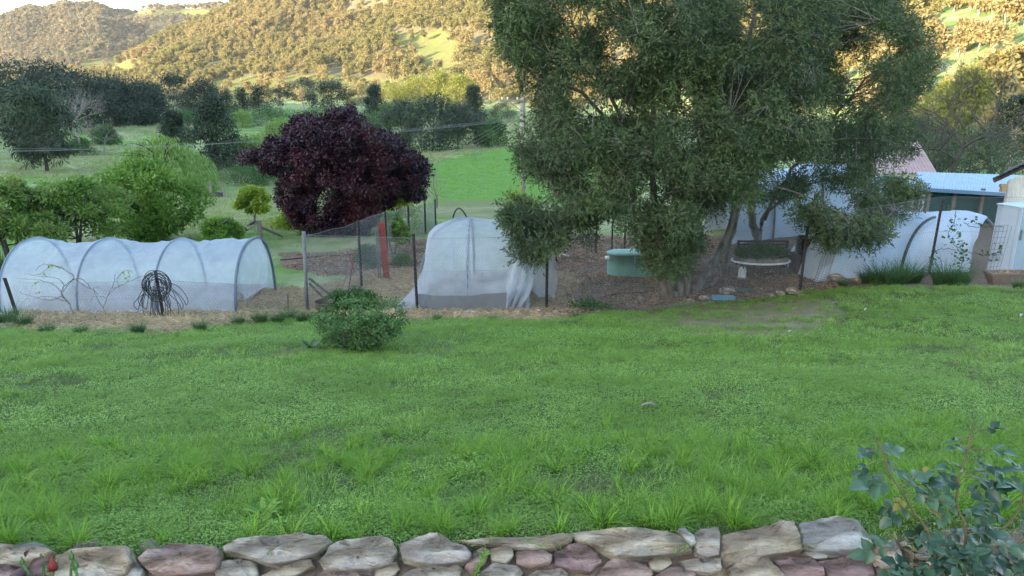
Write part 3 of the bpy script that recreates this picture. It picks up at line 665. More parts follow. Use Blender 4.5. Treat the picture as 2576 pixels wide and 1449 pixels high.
k = v & inpoly(px, py, [(1385, 600), (2150, 600), (2120, 760), (1900, 775), (1500, 815), (1385, 815)]) & ~(py+4 > np.interp(px, *zip(*LAWN_EDGE)))
X2, Y2 = jit(r, -6, -1, 17, 24, .36); v2, px2, py2 = vis(X2, Y2); k2 = v2 & inpoly(px2, py2, [(705, 640), (960, 628), (1075, 600), (1060, 680), (960, 705), (800, 690), (705, 672)])
X = np.concatenate([X[k], X2[k2]]); Y = np.concatenate([Y[k], Y2[k2]])
scatter('bark_mulch', put(X, Y, .005), r.random(len(X))*6.28, .8+.5*r.random(len(X)), r.integers(0, 2, len(X)), [litter(R_(85+i), 150, .25, .05, .022, M['mulch'], 'mulch') for i in range(2)], 'brown bark and leaf litter under the big tree', 'mulch')
# ------------------------------------------------------------------ valley and garden trees
def kindtree(kind, rng, H, W):
    d = W
    if kind == 'casu': return tree(rng, H, W, .12, 'oval', 46, .15, 150, .055*H+.1, .012*H, .022, 12, .35, .35, .7), M['barkdark'], M['casu']
    if kind == 'casucone': return tree(rng, H, W, .10, 'col', 44, .16, 130, .05*H+.1, .012*H, .022, 12, .4, .25, .6), M['barkdark'], M['casu']
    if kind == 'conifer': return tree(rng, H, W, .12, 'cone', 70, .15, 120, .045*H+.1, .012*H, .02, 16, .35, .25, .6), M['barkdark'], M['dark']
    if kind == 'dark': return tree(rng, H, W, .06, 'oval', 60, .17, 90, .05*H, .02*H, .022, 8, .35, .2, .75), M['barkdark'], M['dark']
    if kind == 'darkpoint': return tree(rng, H, W, .04, 'cone', 50, .2, 90, .06*H, .018*H, .02, 6, .5, -.2, 1.0), M['barkdark'], M['dark']
    if kind == 'gum': return tree(rng, H, W, .3, 'top', 26, .16, 110, .045*H, .02*H, .024, 14, .4, .1, .6, stems=2), M['barkgum'], M['gum']
    if kind == 'darkgum': return tree(rng, H, W, .3, 'top', 24, .15, 100, .045*H, .02*H, .024, 14, .4, .1, .6, stems=2), M['barkpale'], M['dark']  # gum standing in shade, the shade put into a darker leaf colour
    if kind == 'lit': return tree(rng, H, W, .05, 'oval', 60, .15, 110, .05*H, .016*H, .02, 8, .6, -.3, 1.0), M['bark'], M['yellow']
    if kind == 'shrub': return tree(rng, H, W, .05, 'dome', 40, .16, 120, .09*H, .05*H, .02, 8, .5, .0, .8, stems=3), M['barkdark'], M['shrub']
    if kind == 'green': return tree(rng, H, W, .10, 'oval', 80, .12, 230, .13, .055, .022, 20, .6, -.1, .75, stems=3, spread=1.4), M['barkdark'], M['green']
    if kind == 'orchard': return tree(rng, H, W, .34, 'dome', 70, .10, 200, .12, .045, .045, 34, .5, .0, .7, stems=3, spread=2.2), M['barkdark'], M['green2']
    if kind == 'lime': return tree(rng, H, W, .36, 'dome', 44, .12, 170, .11, .06, .035, 20, .5, .1, .7, stems=3, spread=1.4), M['bark'], M['lime']
    if kind == 'limeshrub': return tree(rng, H, W, .0, 'dome', 26, .13, 90, .12, .05, .02, 14, .7, -.3, .8, stems=3, spread=2), M['bark'], M['lime']
VT = [  # column, distance, top row, width, kind, label
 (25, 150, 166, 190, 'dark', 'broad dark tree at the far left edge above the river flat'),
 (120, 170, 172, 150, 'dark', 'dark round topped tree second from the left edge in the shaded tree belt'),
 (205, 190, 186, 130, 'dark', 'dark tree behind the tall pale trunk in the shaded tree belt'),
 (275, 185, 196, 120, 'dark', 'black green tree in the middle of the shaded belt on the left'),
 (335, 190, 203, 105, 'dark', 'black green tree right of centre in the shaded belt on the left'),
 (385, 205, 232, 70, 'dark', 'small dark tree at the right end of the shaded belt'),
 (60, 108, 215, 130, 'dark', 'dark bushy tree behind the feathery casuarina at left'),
 (85, 72, 228, 165, 'casu', 'tall feathery casuarina with several clumps standing on the left pasture'),
 (420, 215, 190, 95, 'darkgum', 'open crowned gum with pale trunk at the end of the dark belt'),
 (510, 225, 205, 85, 'dark', 'dark open tree right of the pale trunked gum'),
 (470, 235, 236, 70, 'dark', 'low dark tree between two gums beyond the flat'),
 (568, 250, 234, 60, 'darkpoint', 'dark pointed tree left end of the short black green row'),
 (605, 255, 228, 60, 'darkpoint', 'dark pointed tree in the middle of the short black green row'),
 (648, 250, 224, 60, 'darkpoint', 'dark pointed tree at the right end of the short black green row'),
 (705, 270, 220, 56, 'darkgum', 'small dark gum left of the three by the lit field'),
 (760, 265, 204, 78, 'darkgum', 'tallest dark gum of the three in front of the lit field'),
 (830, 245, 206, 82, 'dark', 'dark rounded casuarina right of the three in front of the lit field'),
 (905, 250, 214, 70, 'gum', 'half lit gum left of the yellow green casuarinas'),
 (985, 270, 214, 80, 'lit', 'yellow green casuarina at the left of the sunlit group'),
 (1050, 275, 198, 90, 'lit', 'yellow green casuarina at the tall centre of the sunlit group'),
 (1110, 272, 192, 90, 'lit', 'yellow green casuarina right of centre in the sunlit group'),
 (1160, 265, 196, 80, 'lit', 'yellow green casuarina at the right end of the sunlit group'),
 (940, 195, 218, 70, 'conifer', 'dark upright casuarina in front of the sunlit group'),
 (1190, 165, 220, 75, 'conifer', 'dark upright casuarina at the right shoulder of the big thicket'),
 (1010, 118, 262, 110, 'casu', 'shaded casuarina at the left side of the thicket behind the purple tree'),
 (1085, 108, 250, 140, 'dark', 'largest shaded casuarina in the thicket behind the purple tree'),
 (1150, 112, 268, 120, 'casu', 'grey green casuarina at the right of the thicket behind the purple tree'),
 (1238, 112, 310, 80, 'shrub', 'dark shrub left of the power pole at the paddock edge'),
 (870, 150, 286, 80, 'casu', 'mid green tree showing just above the purple crown'),
 (925, 165, 296, 70, 'shrub', 'round shrub behind the right shoulder of the purple crown'),
 (532, 76, 246, 135, 'conifer', 'tall casuarina between the willows with bare lower trunk'),
 (432, 90, 284, 95, 'conifer', 'narrow casuarina behind the large willow'),
 (545, 58, 436, 110, 'shrub', 'dark shrub below the tall casuarina'),
 (640, 56, 424, 115, 'shrub', 'mid green bushy shrub left of the purple tree'),
 (300, 205, 205, 110, 'dark', 'dense black green tree at the centre back of the shaded belt'),
 (360, 200, 212, 90, 'dark', 'black green tree beside the right end of the shaded belt'),
 (498, 66, 412, 80, 'dark', 'dark creek bank bush left of the tall casuarina foot'),
 (592, 64, 404, 90, 'dark', 'dark creek bank bush right of the tall casuarina foot'),
 (688, 62, 396, 90, 'shrub', 'creek bank shrub touching the left side of the purple crown'),
 (455, 200, 284, 90, 'shrub', 'low hedge bush left of the small far willow'),
 (560, 205, 282, 110, 'shrub', 'low hedge bush under the pointed trees'),
 (680, 200, 282, 120, 'shrub', 'low hedge bush under the three dark gums'),
 (780, 190, 284, 120, 'shrub', 'low hedge bush at the right of the three dark gums'),
 (985, 190, 268, 90, 'shrub', 'dark bush below the sunlit casuarina group'),
 (1262, 200, 262, 70, 'casu', 'dark tree just left of the pole crossarm'),
 (262, 130, 320, 60, 'shrub', 'low green bush below the dark belt on the left'),
 (200, 105, 352, 60, 'shrub', 'low dark bush by the pale tall trunk on the pasture'),
 (470, 190, 290, 90, 'shrub', 'wide low bush on the far edge of the flat'),
 (900, 60, 318, 60, 'casu', 'casuarina top showing behind the right of the purple tree'),
 (630, 29, 472, 90, 'lime', 'small round yellow green tree with forked trunk on the pasture'),
 (362, 23.5, 412, 225, 'green', 'bright green bushy tree behind the left net tunnel'),
 (165, 20.5, 455, 260, 'orchard', 'spreading orchard tree with dark forked trunk behind the left tunnel'),
 (-10, 19.5, 450, 200, 'orchard', 'orchard tree cut off by the left edge of the photo'),
 (548, 21, 556, 100, 'green', 'dense low bush behind the right end of the left tunnel'),
 (1000, 26.5, 476, 120, 'limeshrub', 'light green young tree against the lower right of the purple crown'),
 (735, 27.5, 540, 110, 'limeshrub', 'yellow green shrub against the lower left of the purple crown'),
 (800, 25, 560, 110, 'shrub', 'dark green undergrowth at the foot of the purple tree'),
 (985, 21.6, 540, 75, 'orchard', 'small thin garden tree with crooked trunk behind the wire fence'),
 (1310, 30, 486, 110, 'limeshrub', 'light green bush at the foot of the power pole'),
 (1010, 20, 640, 62, 'shrub', 'round dark bush left of the middle net tunnel'),
 (925, 19.6, 620, 70, 'shrub', 'low grey green bush inside the wire run beside the red board'),
 (2460, 42, 318, 330, 'casu', 'wide feathery green tree behind the blue roofed shed'),
 (2330, 60, 300, 150, 'casu', 'shaded green tree left of the feathery tree behind the shed'),
 (2580, 55, 250, 130, 'darkgum', 'tall grey green tree at the right edge above the shed'),
 (2120, 46, 300, 260, 'dark', 'dark tree seen through the big tree on the right'),
 (1780, 70, 330, 260, 'casu', 'green tree in the paddock seen through the big tree'),
 (1500, 85, 330, 220, 'casu', 'green tree beyond the power pole seen through the big tree'),
 (2440, 85, 190, 110, 'yellow', ''), (2380, 100, 215, 90, 'yellow', ''),
]
for i, (px, d, top, w, kind, lab) in enumerate(VT):
    x, y, H, W = size_at(px, d, top, w); rg = R_(300+i); W *= 1.22 if d > 50 else 1.08; H *= 1.07 if d > 50 else 1
    if kind == 'yellow':
        kind = 'lit'; lab = ('golden green round tree on the hillside above the shed roofs', 'smaller golden green tree beside the big tree on the right')[i % 2]
    (T, Cm), mt, mc = kindtree(kind, rg, H, W)
    plant({'casu': 'casuarina_tree', 'casucone': 'casuarina_tree', 'gum': 'gum_tree', 'darkgum': 'gum_tree', 'shrub': 'shrub', 'limeshrub': 'shrub'}.get(kind, 'tree'), lab, 'shrub' if 'shrub' in kind else 'tree', x, y, T, Cm, mt, mc)
for i, (px, d, top, w, lab) in enumerate([
        (396, 50, 334, 205, 'large weeping willow with pale green hanging strands behind the bushy tree'),
        (625, 80, 330, 110, 'weeping willow left of the purple tree below the wires'),
        (705, 105, 290, 110, 'weeping willow directly behind the top left of the purple tree'),
        (606, 190, 270, 48, 'small round weeping willow far out on the flat')]):
    x, y, H, W = size_at(px, d, top, w); T, Cm = willow(R_(500+i), H, W, 330 if i < 2 else 220, .05*H+.12, .012*H)
    plant('willow_tree', lab, 'tree', x, y, T, Cm, M['barkdark'], M['willow'])
for i, (px, d, top, w, lab, r0, m) in enumerate([
        (178, 104, 218, 90, 'tall leafless gum with pale straight trunk on the left pasture', .022, 'twig'),
        (245, 112, 268, 90, 'grey leafless bushy tree beside the tall pale trunk', .015, 'twig'),
        (1096, 38, 388, 90, 'bare grey dead tree between the purple tree and the paddock', .018, 'twig'),
        (1195, 92, 340, 70, 'silvery leafless shrub at the top of the green paddock', .012, 'galv'),
        (2440, 36, 150, 330, 'twisted bare branched tree above the shed roofs', .020, 'barkdark'),
        (2560, 50, 120, 200, 'bare dark tree at the right edge in front of the sunlit hill', .018, 'barkdark')]):
    x, y, H, W = size_at(px, d, top, w); T = bare(R_(520+i), H, W, 5 if i != 2 else 4, r0, .35, 3)
    o = thing('bare_tree', lab, 'tree', onground(x, y)); mb = T
    c = bpy.data.objects.new('trunk', mb.mesh('trunk', M[m])); COL.objects.link(c); c.parent = o

# purple leaved tree
x, y, H, W = size_at(848, 25.5, 283, 450); rg = R_(600)
T, Cm = MB(), MB(); nc = 150; C = []
OUT = [(622, 400), (650, 385), (690, 350), (735, 330), (765, 305), (800, 310), (838, 300), (858, 278), (885, 295), (905, 320), (940, 335), (985, 350), (1005, 375), (1045, 395), (1062, 430), (1060, 500), (1030, 490), (975, 500), (950, 550), (910, 590), (860, 606), (800, 595), (745, 560), (705, 520), (700, 480), (712, 440), (660, 425)]
cx0 = at(848, 450, 25.5)
while len(C) < 560:
    u, v = rg.uniform(615, 1065), rg.uniform(280, 590)
    if not inpoly(np.array([u]), np.array([v]), OUT)[0]: continue
    if vnoise(np.array([u/45.]), np.array([v/38.]), 14)[0] < .15: continue
    hw = 1-min(1, abs(u-848)/235)**2; d = 25.5+rg.uniform(-1, 1)*2.6*math.sqrt(max(hw, .05))*(1 if v < 480 else .6)
    C.append(at(u, v, d)-np.array([0, 0, 0]))
for i in range(70):
    k = rg.integers(len(OUT)-8); a, b = np.array(OUT[k]), np.array(OUT[k+1]); f = rg.random(); e = a*(1-f)+b*f; e = e+(e-np.array([850, 440]))*rg.uniform(-.02, .07); C.append(at(e[0], e[1], 25.5+rg.normal()*.5))
for i in range(60): C.append(at(rg.uniform(770, 930), rg.uniform(565, 600), 25.5+rg.normal()*.8))
C = np.array(C); root = thing('purple_tree', 'dark purple leaved tree with dense rounded crown behind the wire fence', 'tree', onground(x, 25.5)); off = np.array(root.location)
clump_leaves(Cm, rg, C-off, .16+.18*rg.random(len(C)), 250, .09, .048, .5, .15, .85)
for s in range(6):
    a = s/6*6.28; e = np.array([math.cos(a)*.9, math.sin(a)*.8, H*.62]); pts = bez([math.cos(a)*.1, math.sin(a)*.1, -.2], [math.cos(a)*.35, math.sin(a)*.3, H*.35], e, 8)
    T.tube(pts, np.linspace(.085, .03, 8), 6)
    for q in rg.permutation(len(C))[:13]: T.tube(bez(pts[rg.integers(3, 8)], (pts[5]+C[q]-off)/2+[0, 0, .1], C[q]-off, 6), np.linspace(.028, .005, 6), 4, False)
plant('purple_tree', '', '', 0, 0, T, Cm, M['twig'], M['maple'], root=root)

# ------------------------------------------------------------------ the big tree and the second one behind it
CROWN = [(1195, -260), (1218, 0), (1222, 85), (1262, 130), (1268, 190), (1330, 235), (1335, 300), (1290, 310), (1272, 370), (1278, 425), (1305, 470), (1400, 505), (1430, 560), (1500, 580), (1545, 600), (1600, 650), (1650, 690), (1700, 655), (1745, 600), (1795, 570), (1850, 545), (1900, 560), (1990, 560), (2060, 520), (2130, 560), (2200, 480), (2305, 450), (2322, 360), (2305, 305), (2325, 250), (2378, 175), (2365, 100), (2310, 60), (2290, 0), (2290, -260)]
GAPS = [[(1480, 60), (1530, 45), (1600, 90), (1590, 135), (1520, 130)], [(1400, 205), (1470, 190), (1545, 225), (1580, 300), (1500, 310), (1420, 290)], [(2080, 90), (2150, 100), (2150, 165), (2100, 175)],
        [(2260, 460), (2330, 400), (2330, 520), (2240, 520)], [(1800, 600), (1880, 585), (2010, 590), (2000, 700), (1800, 700)], [(1590, 40), (1625, 60), (1610, 130), (1590, 120)], [(1640, 230), (1680, 240), (1660, 330), (1640, 300)]]
rg = R_(700); C1 = []; C2 = []
while len(C1)+len(C2) < 1250:
    u, v = rg.uniform(1190, 2385), rg.uniform(-260, 700); U, Vv = np.array([u]), np.array([v])
    if not (inpoly(U, Vv, CROWN)[0] and inpoly(U+32, Vv, CROWN)[0] and inpoly(U-32, Vv, CROWN)[0] and inpoly(U, Vv+58, CROWN)[0]): continue
    if any(inpoly(U, Vv, g)[0] for g in GAPS) and rg.random() < .93: continue
    if v < -60 and rg.random() < .4: continue
    if 1840 < u < 2010 and v > 520: continue
    # lobes: leave airy seams between branch masses
    if vnoise(np.array([u/75.]), np.array([v/55.]), 4)[0] < .34 and rg.random() < .9: continue
    second = u > 1900 and rg.random() < (.55 if u < 2100 else .8)
    hw = math.sqrt(max(.06, 1-((u-1720)/560)**2)); d = 16.6+rg.uniform(-1, 1)*2.9*hw
    if second: hw = math.sqrt(max(.06, 1-((u-2090)/320)**2)); d = 19.2+rg.uniform(-1, 1)*1.8*hw
    (C2 if second else C1).append(at(u, v, d))
# hanging lower branches
for u, v, ru, rv, n, d in ((1300, 552, 52, 30, 10, 14.9), (1350, 590, 46, 34, 9, 14.9), (1330, 630, 22, 16, 4, 14.9), (1400, 545, 50, 22, 6, 15), (1300, 535, 30, 14, 6, 14.9), (1372, 610, 20, 20, 4, 14.9), (1355, 605, 20, 20, 6, 15), (1475, 530, 60, 20, 10, 15.4), (2160, 580, 85, 16, 24, 15.2), (2080, 535, 50, 20, 10, 15.6), (1690, 600, 60, 50, 28, 15.2), (1672, 655, 34, 26, 10, 15.0), (2230, 500, 70, 50, 22, 16.5), (1440, 600, 40, 30, 3, 17)):
    for _ in range(n):
        a = rg.random()*6.28; q = math.sqrt(rg.random()); C1.append(at(u+math.cos(a)*q*ru, v+math.sin(a)*q*rv, d+rg.normal()*.35))
C1 = np.array(C1); C2 = np.array(C2)
def spray(mb, rng, C, rad, n, ll, lw):
    """clumps made of short twigs closely set with narrow leaves"""
    nT = n; c = np.repeat(C, nT, 0); m = len(c); cv = np.repeat(rng.random(len(C)), nT)
    d = nrm(rng.normal(size=(m, 3))*np.array([1, 1, .8])); p = c+d*(np.repeat(rad, nT)*rng.random(m)**.45)[:, None]
    ax = nrm(d+rng.normal(size=(m, 3))*.45+np.array([0, 0, -.15])); L = .12+.13*rng.random(m); k = 8
    t = np.linspace(.05, 1, k)[None, :, None]; P = p[:, None]+ax[:, None]*L[:, None, None]*t+np.array([0, 0, -.05])*t*t
    A = nrm(ax[:, None]*.75+rng.normal(size=(m, k, 3))*.6); P = P.reshape(-1, 3); A = A.reshape(-1, 3); N_ = len(P)
    V, Q = leaf_quads(P, A, ll*(.6+.8*rng.random(N_)), lw*(.7+.6*rng.random(N_)), rng)
    mb.add(V, Q, None, np.repeat(np.clip(np.repeat(cv, k)*.5+np.repeat(rng.random(m), k)*.3+rng.random(N_)*.2, 0, 1), 4))
def big(name, label, base, stems, C, nspray, seed):
    rg = R_(seed); root = thing(name, label, 'tree', base); b = np.array(root.location); T = MB(); Cm = MB(); sk = []
    for pts_px, r0, r1 in stems:
        pts = spline([at(*p) for p in pts_px], 6)-b; pts[0, 2] -= .15
        nn = len(pts); rr = .82*np.linspace(r0, r1, nn)*(1+.05*rg.normal(size=nn)); rr[0] *= 1.25; pts[1:-1] += rg.normal(size=(nn-2, 3))*.02
        T.tube(pts, rr, 9); sk.append((pts, rr))
    allp = np.concatenate([p for p, _ in sk]); allr = np.concatenate([r for _, r in sk])
    CL = C-b; order = rg.permutation(len(CL)); tw = MB()
    # secondary limbs to cluster heads, then fine branches to the clumps
    heads = CL[order[:70]]; hp = []
    for h in heads:
        dd = np.linalg.norm(allp-h, axis=1)+np.maximum(0, allp[:, 2]-h[2]+.3)*2.0; k = int(np.argmin(dd)); a = allp[k]
        pth = bez(a, a*.45+h*.55+np.array([0, 0, .25+.15*rg.normal()]), h, 9); pth[1:-1] += rg.normal(size=(7, 3))*.03
        T.tube(pth, np.linspace(min(allr[k]*.6, .05), .012, 9), 5, False); hp.append(pth)
    hp = np.concatenate(hp)
    for h in CL[order[70:]]:
        dd = np.linalg.norm(hp-h, axis=1); k = int(np.argmin(dd)); a = hp[k]
        if dd[k] > 2.2: continue
        pth = bez(a, (a+h)/2+rg.normal(size=3)*.08, h, 5); tw.tube(pth, np.linspace(.011, .004, 5), 3, False)
        for _ in range(3):
            e = h+nrm(rg.normal(size=3))*.42; tw.tube(bez(h, (h+e)/2+rg.normal(size=3)*.05, e, 4), np.linspace(.005, .002, 4), 3, False)
    spray(Cm, rg, CL, .15+.20*rg.random(len(CL)), nspray, .088, .024)
    for nm, mb, m in (('trunk', T, M['bark']), ('twigs', tw, M['twig']), ('crown', Cm, M['big'])):
        c = bpy.data.objects.new(nm, mb.mesh(nm, m, nm == 'trunk')); COL.objects.link(c); c.parent = root
D0 = G(1695, 748)[1]
big('big_tree', 'large multi stemmed dark green tree filling the right half behind the lawn', G(1695, 748), [
    ([(1690, 752, D0), (1650, 690, D0+.1), (1612, 610, D0+.2), (1590, 470, D0+.3), (1575, 330, D0), (1500, 170, D0-.3), (1440, 60, D0-.6)], .12, .03),
    ([(1700, 752, D0), (1672, 680, D0-.2), (1655, 560, D0-.3), (1640, 420, D0-.3), (1640, 260, D0-.2), (1620, 80, D0), (1600, -150, D0)], .13, .035),
    ([(1712, 752, D0+.1), (1700, 650, D0+.1), (1700, 500, D0+.4), (1690, 330, D0+.5), (1720, 120, D0+.6), (1730, -180, D0+.6)], .14, .04),
    ([(1722, 750, D0+.2), (1730, 660, D0+.1), (1755, 520, D0-.1), (1780, 360, D0-.3), (1830, 160, D0-.4), (1850, -120, D0-.4)], .15, .04),
    ([(1735, 745, D0+.3), (1790, 670, D0+.5), (1838, 570, D0+.6), (1850, 440, D0+.4), (1862, 270, D0+.2), (1885, 110, D0), (1910, -60, D0)], .115, .04),
    ([(1740, 748, D0+.35), (1812, 690, D0+.8), (1850, 560, D0+1.1), (1900, 420, D0+1.2), (1990, 250, D0+1), (2100, 120, D0+.8)], .085, .025),
    ([(1605, 520, D0+.25), (1500, 470, D0-.6), (1400, 490, D0-1.2), (1330, 545, D0-1.6)], .05, .015),
    ([(1600, 380, D0+.2), (1480, 250, D0-.4), (1360, 190, D0-.8), (1270, 150, D0-.8)], .06, .015),
    ([(1800, 470, D0), (1950, 470, D0-1.0), (2080, 520, D0-1.3), (2200, 590, D0-1.5)], .028, .010)], C1, 52, 701)
x2, y2 = at(1905, 600, 19.4)[0], 19.4
big('second_tree', 'forked dark tree behind the round plant table and right of the large tree', onground(x2, y2), [
    ([(1905, 665, y2), (1905, 600, y2), (1890, 520, y2), (1900, 400, y2), (1960, 250, y2), (2000, 60, y2), (2010, -150, y2)], .15, .035),
    ([(1908, 610, y2), (1925, 540, y2), (1990, 430, y2+.2), (2080, 320, y2+.3), (2180, 200, y2+.2), (2280, 140, y2)], .075, .02),
    ([(1925, 540, y2), (2000, 480, y2-.3), (2120, 440, y2-.5), (2230, 420, y2-.4)], .04, .015)], C2, 50, 702)
# ------------------------------------------------------------------ net tunnels
def hoop_pts(x, y0, y1, h, n=26, zg=None, pw=2.3):
    """arch standing across y0..y1 at column x"""
    t = np.linspace(0, math.pi, n); yc, a = (y0+y1)/2, (y1-y0)/2
    c, s = np.cos(t), np.sin(t); yy = yc-a*np.sign(c)*np.abs(c)**(2/pw); z0 = float(gz(x, yc)) if zg is None else zg
    g = gz(np.full(n, x), yy); return np.stack([np.full(n, x), yy, g*(1-s)+z0*s+h*np.abs(s)**(2/pw)], -1)
TX = [-10.70, -9.08, -7.46, -5.78]; TY0, TY1, TH = 14.72, 17.3, 1.46
root = thing('net_tunnel', 'long low white net tunnel with four arches behind the left lawn', 'net tunnel', onground(-7.9, 16.2))
for x in TX:
    mb = MB(); mb.tube(hoop_pts(x, TY0, TY1, TH), .034, 8); part('hoop', mb, M['pipe'], root, True)
def cover(xs, nsub, y0, y1, h, sag, rng, pw=2.3, grow=.022):
    S = []; 
    for i in range(len(xs)-1):
        for k in range(nsub+(i == len(xs)-2)):
            f = k/nsub; x = xs[i]*(1-f)+xs[i+1]*f; s = math.sin(f*math.pi)
            p = hoop_pts(x, y0-grow, y1+grow, h+grow, 30, None, pw); t = np.linspace(0, math.pi, 30)
            w = np.sin(t)**.7; p[:, 2] -= sag*s*w*(1+.25*math.sin(i*2+1)); p[:, 1] += sag*.5*s*np.cos(t)*w
            wr = (fbm(p[:, 1]*1.1+x*2.2, p[:, 2]*1.5-x*.9, 3, 31)-.5)*.09-np.abs(fbm(p[:, 1]*.9+x*3.1+p[:, 2]*2, p[:, 2]*1.2-x*2.2, 2, 37)-.5)*.13; wr = wr*min(1, s*2.2); p[:, 2] += wr*w; p[:, 1] += wr*.7
            q = f*4*math.pi; p[:, 2] += .015*np.sin(t*5+x*5)*s*w; S.append(p)
    return np.array(S)
S = cover(TX, 26, TY0, TY1, TH, .075, R_(1))
mb = MB(); mb.grid(S)
hem = S[:, 0] + np.array([0, -.05, .02])
mb2 = MB(); mb2.tube(hem, .022, 6); part('hem_fold', mb2, M['cover'], root, True)
# closed left end
p = S[0]; cen = np.array([TX[0]-.1, (TY0+TY1)/2, float(gz(TX[0], 16.2))+.02]); rings = [cen*(1-f)+p*f+np.array([-.16*math.sin(f*math.pi), 0, 0]) for f in np.linspace(0, 1, 9)]
base = p.copy(); base[:, 2] = gz(base[:, 0], base[:, 1])+.01; rings = [base*(1-f)+p*f+np.array([-.10*math.sin(f*math.pi), 0, 0])[None] for f in np.linspace(0, 1, 9)]
mb.grid(np.array(rings)); part('net_cover', mb, M['net'], root, True)
# loose flap at the right end
fl = MB(); p = S[-1]; F = []
for f in np.linspace(0, 1, 12):
    q = p[3:19].copy(); q[:, 0] += .02+.10*math.sin(f*2.6); q[:, 1] = q[:, 1]*(1-f*.15)+(TY1-.9)*f*.15; q[:, 2] = q[:, 2]*(1-f)+(gz(q[:, 0], q[:, 1])+.28)*f; F.append(q)
fl.grid(np.array(F)); part('end_flap', fl, M['net2'], root, True)
bd = MB(); bd.box((-8.2, 16.9, float(gz(-7.9, 16.9))+.12), (4.4, .04, .26)); bd.box((-8.2, 16.3, float(gz(-7.9, 16.3))+.03), (4.4, 1.1, .10)); part('garden_bed', bd, M['wood'], root)

# middle tunnel
x0 = at(1060, 700, 15.6)[0]; xm = at(1177, 700, 15.3)[0]; x1 = at(1325, 700, 15.3)[0]; MY0, MY1, MH = 15.15, 17.9, 1.86
root = thing('net_tunnel', 'tall domed white net tunnel with grey base in the middle beside the big tree', 'net tunnel', onground(xm, 16.4))
apex = hoop_pts(xm, MY0, MY1, MH)[13]
for X_ in (xm, x1): mb = MB(); mb.tube(hoop_pts(X_, MY0, MY1, MH), .03, 8); part('hoop', mb, M['pipe'], root, True)
f0 = G(1052, 752); mb = MB(); mb.tube(bez(f0, [f0[0]+.12, f0[1]+.3, apex[2]+.05], apex, 20), .03, 8); part('corner_hoop', mb, M['pipe'], root, True)
b0 = np.array([f0[0]+.2, MY1, float(gz(f0[0], MY1))]); mb = MB(); mb.tube(bez(b0, [b0[0], b0[1]-.2, apex[2]], apex, 20), .03, 8); part('corner_hoop', mb, M['pipe'], root, True)
Sx = []; n = 30; xs = np.linspace(0, 1, 30); hx = hoop_pts(xm, MY0-.03, MY1+.03, MH+.03, n)
for f in xs:
    if f < .42:                                              # left end wall drops steeply and spreads into a skirt
        g = f/.42; t = np.linspace(0, math.pi, n); xs_ = at(1066, 600, 15.4)[0]
        sh = hoop_pts(xs_, MY0+.05, MY1-.1, MH*.90, n)
        ft = np.stack([np.full(n, xs_-.05)-.62*np.cos(t*.8)**2-.12, np.interp(t, [0, math.pi], [MY0-.14, MY1]), np.zeros(n)], -1); ft[:, 2] = gz(ft[:, 0], ft[:, 1])+.02
        if g < .6:
            q_ = g/.6; q = ft*(1-q_)+sh*q_; q[:, 0] = sh[:, 0]+(ft[:, 0]-sh[:, 0])*(1-q_)**1.8; wr = (fbm(np.full(n, q_*1.2), t*6, 3, 4)-.5)*.22*(1-q_); q[:, 0] += wr; q[:, 1] += wr*.5
        else:
            q_ = (g-.6)/.4; q = sh*(1-q_)+hx*q_; q[:, 2] += .05*math.sin(q_*3.1)*np.sin(t)
    else:
        g = (f-.42)/.58; X_ = xm*(1-g)+(x1+.06)*g; q = hoop_pts(X_, MY0-.03, MY1+.03, MH+.03, n); t = np.linspace(0, math.pi, n)
        s = math.sin(min(g*1.0, 1)*math.pi); q[:, 2] -= .06*s*np.sin(t); wr = (fbm(np.full(n, X_*3.), t*2.2, 3, 6)-.5)*.05; q[:, 1] += wr
    Sx.append(q)
mb = MB(); mb.grid(np.array(Sx)); part('net_cover', mb, M['net2'], root, True)
# bunched net hanging from the right arch
rg = R_(44); mb = MB()
for (pa, pb, wd, dd) in (((1318, 590), (1290, 776), 26, 15.1), ((1352, 600), (1372, 745), 34, 15.5), ((1378, 600), (1345, 700), 22, 15.7)):
    A_, B_ = at(*pa, dd), at(*pb, dd); B_[2] = max(B_[2], float(gz(B_[0], B_[1]))+.02); W = []
    for f in np.linspace(0, 1, 16):
        c = A_*(1-f)+B_*f; c = c+np.array([.06*math.sin(f*5+pa[0]), -.10*math.sin(f*3), 0]); ww = wd/FPX*dd*(.5+.8*math.sin(f*2.6)**2); u = np.linspace(-1, 1, 13)
        W.append(np.stack([c[0]+u*ww, c[1]+.06*np.sin(u*8+f*4), c[2]+0*u+.03*np.sin(u*5)], -1))
    mb.grid(np.array(W))
part('gathered_net', mb, M['net2'], root, True)
mb = MB(); u = np.linspace(f0[0]+.15, x1-.02, 24); W = []
for hh in np.linspace(0, 1, 6):
    y_ = MY0-.07; zg_ = gz(u, np.full(24, y_)); W.append(np.stack([u, y_+.02*np.sin(u*9), zg_+hh*(.40+.05*np.sin(u*1.7+.5))], -1))
mb.grid(np.array(W)); part('shade_cloth_base', mb, M['shade'], root, True)
for yy, hh in ((16.2, .34), (17.2, .40)):
    mb = MB(); mb.box(((xm+x1)/2-.3, yy, float(gz(xm, yy))+hh/2), (2.1, .7, hh)); mb.box(((xm+x1)/2-.3, yy-.37, float(gz(xm, yy))+hh-.02), (2.16, .05, .05)); part('raised_bed', mb, M['wood'], root)
mb = MB(); P0 = at(1140, 545, 19.5); P2 = at(1167, 543, 19.5); mb.tube(bez(P0, (P0+P2)/2+np.array([0, 0, .48]), P2+np.array([.1, 0, -.1]), 12), .022, 7)
P_ = bez(P0, (P0+P2)/2+np.array([0, 0, .5]), P2, 12)
for e in (P0, P2+np.array([.1, 0, -.1])): mb.tube([e, [e[0], e[1], float(gz(e[0], e[1]))]], .022, 7)
